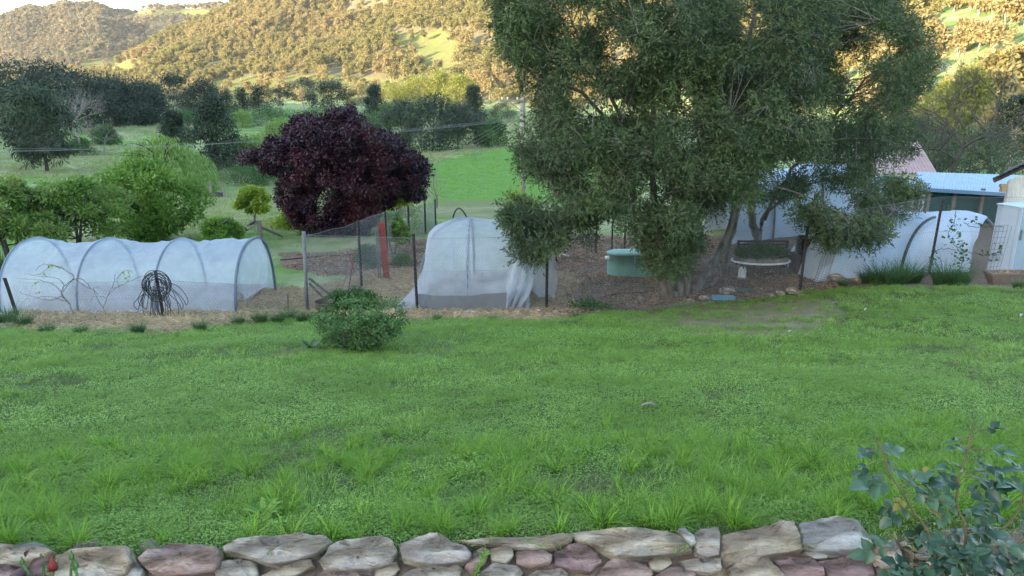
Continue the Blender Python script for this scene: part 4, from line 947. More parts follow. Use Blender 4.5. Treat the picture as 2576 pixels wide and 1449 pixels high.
solo('bare_hoop', mb, M['hose'], 'single uncovered black hoop poking up behind the middle tunnel', 'hoop', onground(P0[0], P0[1]), smooth=True)

# right hand frost cloth tunnel and the one behind it
def drape(name, label, corners, d, matc, seed, th=.5):
    """cloth shell over arches; corners are rows of (column, row, distance)"""
    return
RX0, RX1 = at(2060, 690, 16.2)[0], at(2470, 690, 16.6)[0]; RY0, RY1 = 16.1, 18.2
root = thing('frost_tunnel', 'white frost cloth tunnel with torn right end beside the white fridge', 'cloth tunnel', onground((RX0+RX1)/2, 17))
n = 30; Sx = []
for f in np.linspace(0, 1, 40):
    X_ = RX0*(1-f)+RX1*f; q = hoop_pts(X_, RY0, RY1, 1.22, n, None, 3.0); t = np.linspace(0, math.pi, n)
    if f < .1: g = f/.1; q[:, 2] = gz(q[:, 0], q[:, 1])*(1-g**.6)+q[:, 2]*g**.6; q[:, 0] -= .12*(1-g)
    q[:, 2] += (fbm(np.full(n, X_*2.2), t*2, 3, 9)-.5)*.07*np.sin(t); q[:, 1] += (fbm(np.full(n, X_*1.8+4), t*2.4, 4, 19)-.5)*.16-np.abs(fbm(X_*1.5+t*1.3, X_-t, 3, 91)-.5)*.16
    if f > .84:                                              # ragged end
        g = (f-.84)/.16; cut = np.interp(t, [0, .5, .95, 1.3, 3.2], [-.75, -.55, -.35, -.05, 0]); q[:, 0] += cut*g+g*.1*(fbm(t*3, t*0+1, 3, 2)-.5)
    Sx.append(q)
mb = MB(); mb.grid(np.array(Sx)); part('cloth_cover', mb, M['cover'], root, True)
mb = MB(); mb.tube(hoop_pts(RX1-.05, RY0+.05, RY1-.05, 1.19, 22, None, 3.0), .03, 7); part('hoop', mb, M['galv'], root, True)
mb = MB()
for k in range(6): X_ = RX0+.3+k*.65; mb.box((X_, 17.2, float(gz(X_, 17.2))+.25), (.4, .4, .5))
part('dark_pots', mb, M['black'], root)
root = thing('frost_tunnel', 'grey white netting tunnel behind the round table and the second tree', 'cloth tunnel', onground(at(2020, 600, 22)[0], 22.2))
X0, X1 = at(1800, 600, 22)[0], at(2255, 600, 22)[0]; Sx = []
for f in np.linspace(0, 1, 36):
    X_ = X0*(1-f)+X1*f; hh = 1.75*(1-max(0, (f-.72)/.28)**2*.75)+.22*math.sin(f*2.6); q = hoop_pts(X_, 21, 23.4, hh, n, None, 2.4); t = np.linspace(0, math.pi, n)
    q[:, 1] += (fbm(np.full(n, X_*1.6), t*2.2, 3, 29)-.5)*.12; q[:, 2] -= .1*abs(math.sin(f*4*math.pi))*np.sin(t); Sx.append(q)
mb = MB(); mb.grid(np.array(Sx)); part('cloth_cover', mb, M['cover'], root, True)
for f in (.25, .5, .78): X_ = X0*(1-f)+X1*f; mb = MB(); mb.tube(hoop_pts(X_, 20.95, 23.45, 1.75*(1-max(0, (f-.72)/.28)**2*.75)+.24*math.sin(f*2.6), 22, None, 2.4), .028, 7); part('hoop', mb, M['galv'], root, True)
A_ = G(2264, 692); B_ = at(2352, 546, A_[1]+.5); mb = MB(); mb.tube(bez(A_, [A_[0]+.05, A_[1], B_[2]-.05], B_, 18), .033, 8)
solo('bent_pipe', mb, M['hose'], 'bent black pipe curving up in front of the white cloth tunnel', 'pipe', A_, smooth=True)

# ------------------------------------------------------------------ wire fences
def hexnet(mb, A, B, hA, hB, cell=.055, r=.0019, z0=.0, nseg=None):
    """hexagonal netting from ground point A to B, heights hA and hB"""
    A, B = np.array(A), np.array(B); L = np.linalg.norm((B-A)[:2]); nx = int(L/cell); hm = max(hA, hB); ny = int(hm/(cell*.86))
    E = []
    for j in range(ny):
        o = (j % 2)*.5; y0_ = j*cell*.86
        for i in range(nx):
            x = (i+o)*cell; E += [[x, y0_, x, y0_+cell*.42], [x, y0_+cell*.42, x+cell*.5, y0_+cell*.86], [x, y0_+cell*.42, x-cell*.5, y0_+cell*.86]]
    E = np.array(E); f = np.clip(E[:, [0, 2]]/L, 0, 1); H = hA*(1-f)+hB*f; v = E[:, [1, 3]]/hm
    def P(k):
        ff = f[:, k:k+1]; p = A*(1-ff)+B*ff; p[:, 2] = gz(p[:, 0], p[:, 1])+z0+v[:, k]*H[:, k]; return p
    P0, P1 = P(0), P(1); n = nrm(np.array([[-(B-A)[1], (B-A)[0], 0.0]])); d = nrm(P1-P0); s = np.cross(d, n*np.ones_like(d)); m = len(P0); V = []
    for a in (0, 2.094, 4.189):
        w = (s*math.cos(a)+n*math.sin(a))*r; V += [P0+w, P1+w]
    V = np.stack(V, 1).reshape(-1, 3); b = np.arange(m)[:, None]*6
    mb.add(V, np.concatenate([b+np.array(q) for q in ([0, 1, 3, 2], [2, 3, 5, 4], [4, 5, 1, 0])]))
def line(mb, A, B, hA, hB, r=.003, sag=.02, n=14):
    A, B = np.array(A), np.array(B); f = np.linspace(0, 1, n)[:, None]; p = A*(1-f)+B*f
    p[:, 2] = gz(p[:, 0], p[:, 1])+(hA*(1-f)+hB*f)[:, 0]-sag*np.sin(f[:, 0]*math.pi); mb.tube(p, r, 4, False)
def star_post(base, h, lean=(0, 0), w=.045):
    mb = MB(); b = np.array(base)-[0, 0, .2]; t = np.array(base)+[lean[0], lean[1], h]
    for a in (0, 2.09, 4.19):
        d = np.array([math.cos(a+.5), math.sin(a+.5), 0])*w*.6; s = np.array([-d[1], d[0], 0])*.14
        V = [b-s, b+d-s, b+d+s, b+s, t-s, t+d-s, t+d+s, t+s]; mb.add(V, [[0, 1, 5, 4], [1, 2, 6, 5], [2, 3, 7, 6], [4, 5, 6, 7]])
    return mb
pp = G(772, 786); F1 = [pp, G(1050, 785), G(1375, 776), G(2012, 732), G(2337, 690)]; F1.append(onground(F1[-1][0]+2.6, F1[-1][1]+.1))
root = thing('front_fence', 'tall chicken wire fence on dark steel posts along the top of the lawn', 'fence', F1[1])
mb = MB(); mb.tube([pp-[0, 0, .2], at(764, 583, pp[1])], .038, 10); part('corner_post', mb, M['galv'], root, True)
tops = [1.66, 1.62, 1.60, 1.60, 1.72, 1.72]
for k, (c, hh, ln) in enumerate(((F1[1], 1.70, (-.03, 0)), (F1[2], 1.28, (0, 0)), (F1[3], 1.75, (.03, 0)), (F1[4], 1.68, (.05, 0)))): part('fence_post', star_post(c, hh, ln, .055), M['post'], root)
mb = MB()
for a, b, i in zip(F1[:-1], F1[1:], range(5)):
    hexnet(mb, a, b, tops[i], tops[i+1])
part('netting', mb, M['wire'], root)
mb = MB()
for a, b, i in zip(F1[:-1], F1[1:], range(5)):
    for f in (1, .56, .05): line(mb, a, b, tops[i]*f, tops[i+1]*f)
part('strand_wire', mb, M['wire'], root)
for e, s in ((G(868, 765), (778, 700)), (G(845, 775), (778, 712))):
    mb = MB(); mb.tube([at(*s, pp[1]+.05), e-[0, 0, .05]], .028, 7); part('brace', mb, M['bark'], root)
# side fence running back beside the purple tree
def onray(px, py, d): p = at(px, py, d); return onground(p[0], d), p[2]
F2 = [pp]; H2 = [1.66]
for px, top, d in ((900, 557, 17.7), (968, 534, 20.3), (1026, 521, 23.2), (1068, 512, 25.4), (1094, 504, 27.6)):
    g, zt = onray(px, top, d); F2.append(g); H2.append(zt-g[2])
root = thing('side_fence', 'wire netting fence on dark posts running back past the purple tree', 'fence', F2[2])
for g, h_ in zip(F2[1:], H2[1:]): part('fence_post', star_post(g, h_+.03, (0, 0), .06), M['post'], root)
mb = MB()
for k in range(5): hexnet(mb, F2[k], F2[k+1], H2[k], H2[k+1], .055 if k < 2 else .08, .0019 if k < 2 else .0026)
part('netting', mb, M['wire'], root); mb = MB()
for k in range(5): line(mb, F2[k], F2[k+1], H2[k], H2[k+1]); line(mb, F2[k], F2[k+1], .05, .05)
part('strand_wire', mb, M['wire'], root)
# low fence in front of the left tunnel
L1 = [G(48, 800), G(412, 800), G(727, 786)]
root = thing('low_fence', 'low wire netting fence in front of the long left net tunnel', 'fence', L1[1])
part('fence_post', star_post(L1[0], .80, (-.14, 0), .06), M['post'], root); part('fence_post', star_post(L1[1], .93, (-.05, 0), .06), M['post'], root)
mb = MB(); mb.tube([L1[2]-[0, 0, .1], L1[2]+[0, 0, .42]], .02, 8); part('stub_post', mb, M['galv'], root)
mb = MB(); hexnet(mb, L1[0], L1[1], .72, .74, .06); hexnet(mb, L1[1], L1[2], .74, .62, .06); part('netting', mb, M['wire'], root)
mb = MB(); line(mb, L1[0], L1[1], .73, .75); line(mb, L1[1], L1[2], .75, .63); line(mb, L1[0], L1[1], .4, .4); part('strand_wire', mb, M['wire'], root)
# back run fence beyond the tank
B1 = [onground(at(px, 600, d)[0], d) for px, d in ((1400, 20.5), (1500, 21.6), (1540, 22), (1572, 22.2), (1606, 22.4), (1700, 22.6))]
root = thing('back_fence', 'wire pen fence on thin posts behind the green water tank', 'fence', B1[1])
for g, h_ in zip(B1, (1.1, 1.25, 1.4, 1.5, 1.5, 1.3)): part('fence_post', star_post(g, h_, (0, 0), .05), M['post'], root)
mb = MB()
for a, b in zip(B1[:-1], B1[1:]): hexnet(mb, a, b, 1.1, 1.1, .08, .002)
part('netting', mb, M['wire'], root); mb = MB()
for a, b in zip(B1[:-1], B1[1:]): line(mb, a, b, 1.1, 1.1, .008); line(mb, a, b, .7, .7, .006)
part('rail', mb, M['galv'], root)

# coil of irrigation pipe on the low fence post
rg = R_(55); mb = MB(); c = L1[1]+np.array([-.02, -.07, .66]); t = np.linspace(0, 2*math.pi, 40)
for i in range(15):
    rr = .20+.03*rg.normal(); rz_ = rr*(1.1+.12*rg.normal()); cc = c+np.array([.03*rg.normal(), -.02-.03*rg.random(), .03*rg.normal()]); tl = rg.normal()*.15
    mb.tube(cc+np.stack([rr*np.cos(t), .05*np.sin(t*2+i)+tl*.1*np.cos(t), rz_*np.sin(t)], -1), .0065, 5, False)
for i in range(13):
    a = rg.uniform(-1, 1); L = .35+.45*rg.random(); w = .10+.18*rg.random(); s0 = c+np.array([a*.18, -.05, -.05+.2*rg.random()])
    ex = a*.35+.12; mb.tube(spline([s0, s0+[ex*.6+w*.4, -.02, .03-L*.3], s0+[ex+w*.3, -.03, -L*.75], s0+[ex, -.03, -L], s0+[ex-w*.5, -.02, -L*.7], s0+[ex*.3-w*.1, 0, -.1]], 7), .0065, 5, False)
solo('pipe_coil', mb, M['hose'], 'tangled coil of black irrigation pipe hung on a dark post', 'hose coil', c, smooth=True)

# bare espaliered vine in front of the left tunnel and a second one
def vine(name, label, paths, mat_, leaves, lm, r0=.014):
    b = G(*paths[0][0]); root = thing(name, label, 'vine', b); mb = MB(); d0 = b[1]; pts = []
    for k, p in enumerate(paths):
        q = spline([at(u, v, d0-.06) for u, v in p], 6); q[1:-1] += R_(k).normal(size=(len(q)-2, 3))*.006; mb.tube(q, np.linspace(r0 if k == 0 else r0*.6, .003, len(q)), 5, False); pts.append(q)
    part('stem', mb, mat_, root)
    mb = MB(); rg = R_(66)
    for (u, v, n, rad, s) in leaves:
        c = at(u, v, d0-.08); P = c+rg.normal(size=(n, 3))*rad; A = nrm(rg.normal(size=(n, 3))+[0, -.6, 0]); V, Q = leaf_quads(P, A, s*(.7+.6*rg.random(n)), s*.75, rg); mb.add(V, Q, None, np.repeat(rg.random(n), 4))
    part('leaves', mb, lm, root)
vine('bare_vine', 'bare branching vine trained on the low fence with few yellow leaf tufts', [[(187, 800), (178, 770), (155, 740), (160, 715), (140, 700), (95, 695)], [(157, 735), (185, 700), (180, 690), (150, 672), (125, 670), (100, 690), (60, 690)], [(160, 720), (200, 700), (240, 735), (250, 740)], [(155, 745), (120, 755), (60, 740), (48, 735)], [(178, 770), (140, 720), (100, 705), (40, 700)], [(185, 700), (215, 720), (235, 728)], [(150, 672), (110, 665), (90, 680)], [(172, 760), (120, 745), (80, 750)]], M['bark'],
     [(110, 688, 10, .03, .05), (127, 668, 10, .03, .05), (152, 672, 10, .03, .05), (88, 715, 6, .03, .04), (100, 735, 7, .03, .04)], M['lime'])
vine('bare_vine', 'thin budding vine on the low fence between the bare vine and the pipe coil', [[(268, 800), (262, 770), (275, 740), (300, 720), (345, 700), (380, 690)], [(270, 750), (240, 745), (225, 760)], [(300, 722), (295, 700), (320, 680), (328, 700)], [(270, 745), (285, 715), (290, 690)], [(262, 780), (235, 730), (250, 720)]], M['bark'],
     [(308, 690, 12, .04, .05), (318, 702, 8, .03, .05), (328, 682, 6, .02, .04), (262, 790, 10, .05, .04), (290, 795, 5, .03, .04)], M['lime'], .010)

# ------------------------------------------------------------------ farm gate and birds in the pasture
g1, g2 = onground(at(655, 600, 23.5)[0], 23.5), onground(at(601, 600, 23.2)[0], 23.2)
root = thing('farm_fence', 'old timber strainer posts with rail and brace behind the left tunnel', 'fence', g1)
for g, h_ in ((g1, .72), (g2, .42)): mb = MB(); mb.tube([g-[0, 0, .2], g+[0, 0, h_]], .075, 9); part('post', mb, M['wood'], root)
mb = MB(); mb.tube([g2+[.05, -.08, .30], g1+[-.02, -.08, .68]], .035, 7); part('rail', mb, M['wood'], root)
e = onground(at(712, 610, 24.2)[0], 24.2); mb = MB(); mb.tube([g1+[.03, .06, .5], e+[0, 0, .06]], .045, 7); part('brace', mb, M['wood'], root)
mb = MB(); hexnet(mb, g2, g1, .35, .55, .12, .002); part('netting', mb, M['wire'], root)
def bird(label, p, rz, s=1.0):
    root = thing('bird', label, 'bird', p, 'black birds perched behind the left tunnel'); mb = MB(); R3 = rot(0, 0, rz); o = np.array(p)
    prof = [(-.17, .008, .03), (-.10, .018, .045), (-.05, .035, .07), (0, .045, .09), (.05, .036, .115), (.08, .024, .14), (.105, .026, .160), (.125, .018, .162), (.14, .004, .158)]
    mb.tube(o+np.array([[x*s, 0, z*s] for x, r, z in prof]) @ R3.T, [r*s for x, r, z in prof], 8); mb.tube(o+np.array([[.135*s, 0, .158*s], [.17*s, 0, .150*s]]) @ R3.T, [.006*s, .001], 5)
    for q in (-1, 1): mb.tube(o+np.array([[.0, q*.015, .06*s], [.01, q*.02, 0]]) @ R3.T, .003, 4)
    part('body', mb, M['bird'], root, True)
q = g2+(g1-g2)*.35; bird('black bird sitting low on the sloping gate rail', q+[0, -.08, .43], 2.6)
q = g2+(g1-g2)*.72; bird('black bird sitting near the top of the sloping gate rail', q+[0, -.08, .57], .4)
bird('black bird perched on top of the dense low bush', at(568, 566, 20.6), .3)
for i, (px, d) in enumerate(((533, 47), (565, 46), (480, 60), (640, 44))):
    g = onground(at(px, 500, d)[0], d); mb = MB(); mb.tube([g-[0, 0, .2], g+[0, 0, 1.0-.1*i]], .07, 7)
    solo('pasture_post', mb, M['wood'], ('weathered post left of the trough in the pasture', 'weathered post in the middle of the pasture below the shrub', 'lone grey post far left in the pasture', 'thin pale post beside the yellow green tree')[i], 'post', g)
g = onground(at(548, 500, 47)[0], 47); mb = MB(); mb.lathe(g, [(.02, .0), (.30, 0), (.33, .30), (.30, .30), (.28, .1), (.02, .1)], 18, 1.6, .8); solo('water_trough', mb, M['black'], 'dark stock trough between posts in the left pasture', 'trough', g, smooth=True)

# ------------------------------------------------------------------ power pole and wires
PD = 43.0; pb = onground(at(1316, 500, PD)[0], PD); ptop = at(1313, 248, PD)
root = thing('power_pole', 'grey timber power pole with crossarm partly hidden by the big tree', 'power pole', pb)
mb = MB(); mb.tube([pb-[0, 0, .3], [(pb[0]+ptop[0])/2, PD, (pb[2]+ptop[2])/2], [ptop[0], PD, ptop[2]]], [.15, .13, .11], 12); part('pole', mb, M['barkpale'], root, True)
ca = at(1290, 253, PD); mb = MB(); mb.box((ca[0]-.05, PD-.16, ca[2]), (1.35, .10, .12), .02); part('crossarm', mb, M['wood'], root)
mb = MB(); mb.tube([[ca[0]-.2, PD-.2, ca[2]-.05], [ptop[0], PD-.12, ca[2]-.6]], .02, 5); part('arm_brace', mb, M['galv'], root)
mb = MB(); mb.tube([[ptop[0]+.15, PD-.12, ptop[2]-.1], [ptop[0]+.17, PD-.13, ptop[2]-2.0]], .035, 6); part('conduit', mb, M['galv'], root)
for dx in (-.62, -.3, .25):
    mb = MB(); mb.lathe((ca[0]+dx, PD-.16, ca[2]+.06), [(.02, 0), (.05, .02), (.03, .06), (.05, .10), (.02, .14)], 8); part('insulator', mb, M['glass'], root)
def cable(A, B, sag, r, n=30):
    f = np.linspace(0, 1, n)[:, None]; p = np.array(A)*(1-f)+np.array(B)*f; p[:, 2] -= sag*4*(f*(1-f))[:, 0]; return p
mb = MB(); zs = at(1276, 303, PD)
ends = [(at(-160, 384, PD+3), at(1310, 297, PD)), (at(-160, 380, PD+3.6), at(1310, 300, PD+.2)), (at(-160, 372, PD+3.2), at(1312, 302, PD-.2))]
for k, (a, b) in enumerate(ends):
    mb = MB(); mb.tube(cable(a, b, .42+.06*k, 0), .007, 5, False); solo('power_line', mb, M['wire'], ('lower pale overhead wire crossing to the pole', 'middle pale overhead wire crossing to the pole', 'upper pale overhead wire crossing to the pole')[k], 'wire', (a+b)/2, 'overhead wires from the left edge to the pole')
for k, (u, v) in enumerate(((1070, 395), (1085, 402), (1100, 408))):
    a = at(1308, 285+6*k, PD); b = at(u-30, v+12, PD+30); mb = MB(); mb.tube(cable(a, b, .3, 0), .014, 4, False)
    solo('service_line', mb, M['galv'], ('thin wire dropping left from the pole, the steepest of three', 'thin wire dropping left from the pole, the middle of three', 'thin wire dropping left from the pole, the lowest of three')[k], 'wire', (a+b)/2, 'service wires dropping to the valley')
g = onground(at(1060, 410, PD+30)[0], PD+30); mb = MB(); mb.tube([g-[0, 0, .3], [g[0], g[1], at(1050, 402, PD+30)[2]+.3]], .12, 8)
solo('service_pole', mb, M['wood'], 'short pole behind the purple tree where the thin wires end', 'pole', g)
# ------------------------------------------------------------------ garden things
# red board and grey post
g = G(968, 702); root = thing('red_board', 'tall red painted ribbed board leaning at the wire fence', 'board', g); d = g[1]
mb = MB(); t_ = at(962, 558, d); b_ = at(970, 700, d)
for k in range(4): mb.box(((t_[0]+b_[0])/2+(k-1.5)*.042, d, (t_[2]+b_[2])/2-(0.01*k)), (.040, .03+.012*(k % 2), t_[2]-b_[2]), 0, 0, -.05)
part('board', mb, M['red'], root)
mb = MB(); p0, p1 = at(945, 576, d-.05), at(953, 702, d-.05)
for dx in (0, .05): mb.tube([p0+[dx, 0, 0], p1+[dx, 0, 0]], .018, 6)
solo('galvanised_post', mb, M['galv'], 'pale steel channel post against the red board', 'post', onground(p1[0], p1[1]))
for k, (a, b) in enumerate((((888, 640), (858, 735)), ((888, 655), (872, 765)))):
    A_, B_ = at(*a, 17.3), at(*b, 17.0-.3*k); root = thing('garden_stake', ('red topped grey stake leaning left inside the wire run', 'red topped dark stake leaning inside the wire run beside the post')[k], 'stake', B_)
    mb = MB(); mb.tube([A_, B_], .013, 6); part('shaft', mb, (M['wood'], M['hose'])[k], root); mb = MB(); f = .2; mb.tube([A_+(A_-B_)*.01, A_*(1-f)+B_*f], .026, 7); part('grip', mb, M['red'], root)

# water tank
g = G(1590, 690); d = g[1]; zt = at(1590, 634, d)[2]; hT = zt-g[2]
root = thing('water_tank', 'low green water tank with rounded ends behind the big tree', 'tank', g); rT = 60/FPX*d
def stadium(hw, r, n=12):
    a = np.linspace(-math.pi/2, math.pi/2, n); return np.concatenate([np.stack([hw+r*np.cos(a), r*np.sin(a)], -1), np.stack([-hw-r*np.cos(a), -r*np.sin(a)], -1)])
mb = MB(); prof = [(1.0, 0), (1.0, .3), (1.0, .95), (1.03, .95), (1.03, 1.0), (.96, 1.03), (.2, 1.05)]; hw, rr = .62, .33; W = []
for s, z in prof: P = stadium(hw*s, rr*s); P = np.vstack([P, P[:1]]); W.append(np.column_stack([P[:, 0]+g[0]+.28, P[:, 1]+g[1], np.full(len(P), g[2]+z*hT)]))
mb.grid(np.array(W)); part('tank_shell', mb, M['tank'], root, True)
mb = MB(); mb.tube([[g[0]-.74, g[1]-.1, g[2]+hT*.78], [g[0]-.60, g[1]-.1, g[2]+hT*.78]], .05, 10); part('outlet', mb, M['whitepl'], root, True)
mb = MB(); mb.box((g[0]+.0, g[1]-rr-.006, g[2]+hT*.47), (.02, .02, hT*.9)); part('seam', mb, M['tank'], root)
def hose_on(name, label, pts, r, m, dz=.015, ds=None):
    P = np.array([G(u, v) for u, v in pts]); P = spline(P, 7); P[:, 2] = gz(P[:, 0], P[:, 1])+dz; mb = MB(); mb.tube(P, r, 6)
    return solo(name, mb, M[m], label, 'hose', P[len(P)//2], smooth=True)
hose_on('garden_hose', 'green garden hose snaking from the water tank over bare soil', [(1545, 664), (1470, 685), (1440, 688), (1390, 697), (1420, 706), (1500, 712), (1600, 722), (1680, 724)], .014, 'greenhose')
hose_on('garden_hose', 'green hose lying in loops under the round table', [(1810, 729), (1850, 726), (1900, 730), (1870, 734), (1830, 731), (1890, 727)], .013, 'greenhose')
hose_on('irrigation_pipe', 'black pipe laid across the soil left of the big tree', [(1430, 770), (1480, 760), (1540, 742), (1620, 736), (1690, 722)], .014, 'hose')
hose_on('irrigation_pipe', 'black pipe laid across the soil below the round table', [(1800, 737), (1900, 736), (1960, 738), (2010, 745)], .014, 'hose')
hose_on('irrigation_pipe', 'black pipe lying along the far side of the wire run', [(705, 655), (760, 650), (830, 645), (905, 640)], .02, 'hose')
# stump, rocks at the garden edge
def rock(r, w, dd, h, seed, sub=3, rough=.22):
    import bmesh
    bm = bmesh.new(); bmesh.ops.create_icosphere(bm, subdivisions=sub, radius=1); V = np.array([v.co[:] for v in bm.verts]); F = np.array([[v.index for v in f.verts] for f in bm.faces]); bm.free()
    for k in range(9):
        nn = nrm(r.normal(size=3)); c = .62+.25*r.random(); dt = V@nn; V = V-np.where(dt > c, (dt-c)*.9, 0)[:, None]*nn
    s = fbm(V[:, 0]*2+seed*3.1, V[:, 1]*2+V[:, 2]*1.7, 4, seed)-.5; V = V*(1+rough*s)[:, None]
    return V*np.array([w/2, dd/2, h/2]), F
def rocks(lst, group, name='garden_rock'):
    for i, (px, py, w, h, m, lab) in enumerate(lst):
        g = G(px, py); sc_ = g[1]/FPX; r = R_(900+i+int(px)); V, F = rock(r, w*sc_, w*sc_*.8, h*sc_*1.25, i+1); V = V @ rot(0, 0, r.random()*.5).T
        mb = MB(); mb.add(V+g+[0, 0, h*sc_*.42], None, F); solo(name, mb, M[m], lab, 'rock', g, group)
rocks([(1185, 790, 34, 14, 'st_grey', 'flat grey rock below the middle of the tall net tunnel'), (1150, 794, 26, 10, 'st_tan', 'low rock left of the flat grey rock under the net tunnel'),
       (1302, 792, 26, 14, 'st_tan', 'tan rock left of the brick coloured rock at the garden edge'), (1326, 788, 18, 10, 'st_tan', 'small tan rock beside the reddish rock'),
       (1352, 788, 30, 15, 'st_pink', 'reddish rock at the foot of the middle fence post'), (1245, 800, 20, 9, 'st_grey', 'small grey rock in the straw at the lawn edge'),
       (1400, 790, 22, 9, 'st_grey', 'grey rock just right of the middle fence post'), (1500, 785, 22, 10, 'st_tan', 'tan rock near the small caged plant'),
       (1610, 752, 16, 8, 'st_tan', 'small rock left of the big tree roots'), (1770, 755, 40, 12, 'st_grey', 'flat rock right of the big tree base'),
       (1830, 738, 44, 20, 'st_grey', 'broad pointed grey rock behind the blue channel'), (1738, 760, 24, 10, 'st_tan', 'small tan rock in front of the big tree base'),
       (1962, 742, 26, 13, 'st_tan', 'tan rock, leftmost of three near the dark fence post'), (1940, 746, 16, 9, 'st_tan', 'tiny rock left of the three tan rocks'), (1990, 738, 30, 15, 'st_tan', 'tan rock, largest of three near the dark fence post'), (2012, 744, 22, 10, 'st_pink', 'pinkish rock at the foot of the dark fence post'),
       (2105, 706, 60, 18, 'st_tan', 'low wide rock beside the foot of the frost cloth tunnel'), (2165, 712, 36, 12, 'st_tan', 'pale flat rock in front of the frost cloth tunnel'), (2420, 712, 30, 12, 'st_grey', 'grey rock left of the clay trough'), (10, 826, 30, 14, 'st_tan', 'brown rock at the left edge of the lawn'), (560, 812, 40, 12, 'st_tan', 'flat brown rock at the lawn edge below the left tunnel'), (590, 806, 26, 10, 'st_grey', 'grey rock right of the flat brown rock'), (1420, 648, 30, 12, 'st_grey', 'dark rock beyond the bare soil left of the tank')], 'rocks along the lawn edge')
g = G(1457, 0+722); g = G(1458+30, 734); g = onground(at(1478, 730, G(1478, 731)[1])[0], G(1478, 731)[1])
mb = MB(); mb.lathe(g, [(.13, -.05), (.11, .1), (.10, .24), (.06, .34), (.005, .38)], 10, 1, .8); solo('tree_stump', mb, M['bark'], 'small pointed stump on the bare soil left of the big tree', 'stump', g)
# caged plant
g = G(1484, 780); root = thing('caged_plant', 'small leafy plant with a wire guard left of the big tree', 'plant', g); mb = MB(); C = g+R_(3).normal(size=(26, 3))*[.13, .1, .05]+[0, 0, .12]
clump_leaves(mb, R_(4), C, np.full(26, .09), 26, .06, .04, .4, .1, .8); part('foliage', mb, M['shrub'], root)
mb = MB(); t = np.linspace(.6, 5.2, 30)
for k in range(7): mb.tube(g+np.stack([.30*np.cos(t), .25*np.sin(t), np.full(30, .05+.07*k)], -1), .002, 4, False)
for a in t[::2]: mb.tube([g+[.30*math.cos(a), .25*math.sin(a), 0], g+[.30*math.cos(a), .25*math.sin(a), .48]], .002, 4, False)
part('wire_guard', mb, M['wire'], root)
# blue channel, poultry drinker
A_, B_ = G(1790, 756), G(1852, 755); root_ = (A_+B_)/2; mb = MB(); mid = root_+[0, 0, .05]; Lc = B_[0]-A_[0]
mb.box(mid, (Lc, .012, .09)); mb.box(mid+[0, .06, -.04], (Lc, .11, .012)); mb.box(mid+[0, .12, 0], (Lc, .012, .07)); solo('metal_channel', mb, M['blue'], 'short blue metal channel lying on the ground beyond the lawn', 'channel', root_)
g = G(1866, 701); root = thing('poultry_drinker', 'white domed poultry drinker with pink base under the round table', 'poultry drinker', g); mb = MB(); mb.lathe(g, [(.005, .30), (.05, .295), (.08, .27), (.092, .2), (.095, .03), (.09, .02)], 18); part('dome', mb, M['whitepl'], root, True)
mb = MB(); mb.lathe(g, [(.10, 0), (.13, .015), (.13, .05), (.11, .05), (.10, .02)], 18); part('base_tray', mb, M['roofred'], root, True)
# round table of greens
d = 17.0; c = at(1915, 640, d); x, z = c[0], at(1915, 655, d)[2]; g = onground(x, d); a_, b_ = 74/FPX*d, .42
root = thing('plant_table', 'round white rimmed table on steel legs piled with green plants', 'table', g)
t = np.linspace(0, 2*math.pi, 50); mb = MB(); mb.tube(np.stack([x+a_*np.cos(t), d+b_*np.sin(t), np.full(50, z)], -1), .022, 8, False); part('rim', mb, M['whitepl'], root, True)
mb = MB(); mb.lathe((x, d, z), [(.98, -.02), (1.0, .0), (.99, .10), (.93, .12), (.93, .05), (.02, .05)], 40, a_*.93, b_*.93); part('tub', mb, M['wood'], root, True)
for dx, dy in ((-.98, 0), (.45, -.85), (.95, .1), (-.4, .9)):
    p = np.array([x+dx*a_, d+dy*b_, z]); q = onground(p[0], p[1]); mb = MB(); mb.tube([p, q-[0, 0, .03]], .017, 7); part('leg', mb, M['galv'], root)
mb = MB(); rg = R_(12); n = 120; an = rg.random(n)*6.28; rr = np.sqrt(rg.random(n))*.9; C = np.stack([x+a_*rr*np.cos(an), d+b_*rr*np.sin(an), z+.12+.24*(1-rr)+.05*rg.random(n)], -1)
clump_leaves(mb, rg, C, np.full(n, .09), 60, .055, .03, .5, .1, .8); part('leafy_greens', mb, M['shrub'], root)
# bench behind
x, d = at(1925, 620, 18.3)[0], 18.3; g = onground(x, d); zt = at(1925, 610, d)[2]; hB = zt-g[2]
root = thing('wooden_bench', 'dark slatted wooden bench behind the round plant table', 'bench', g); mb = MB(); mb2 = MB(); w = 1.25
for k in range(3): mb.box((x, d+.2, g[2]+hB*(.98-.14*k)), (w, .025, hB*.085))
part('backrest', mb, M['wooddark'], root)
for k in range(4): mb2.box((x, d-.22+k*.11, g[2]+.42), (w, .09, .025))
part('seat', mb2, M['wooddark'], root)
for k in range(3): mb3 = MB(); mb3.box((x, d-.25, g[2]+.12+.1*k), (w, .02, .05)); part('slat', mb3, M['wooddark'], root)
for dx in (-.5, .5):
    for dy in (-.25, .2): mb4 = MB(); mb4.box((x+dx*w, d+dy, g[2]+(hB/2 if dy > 0 else .21)), (.06, .05, hB*1.05 if dy > 0 else .46)); part('leg', mb4, M['wooddark'], root)
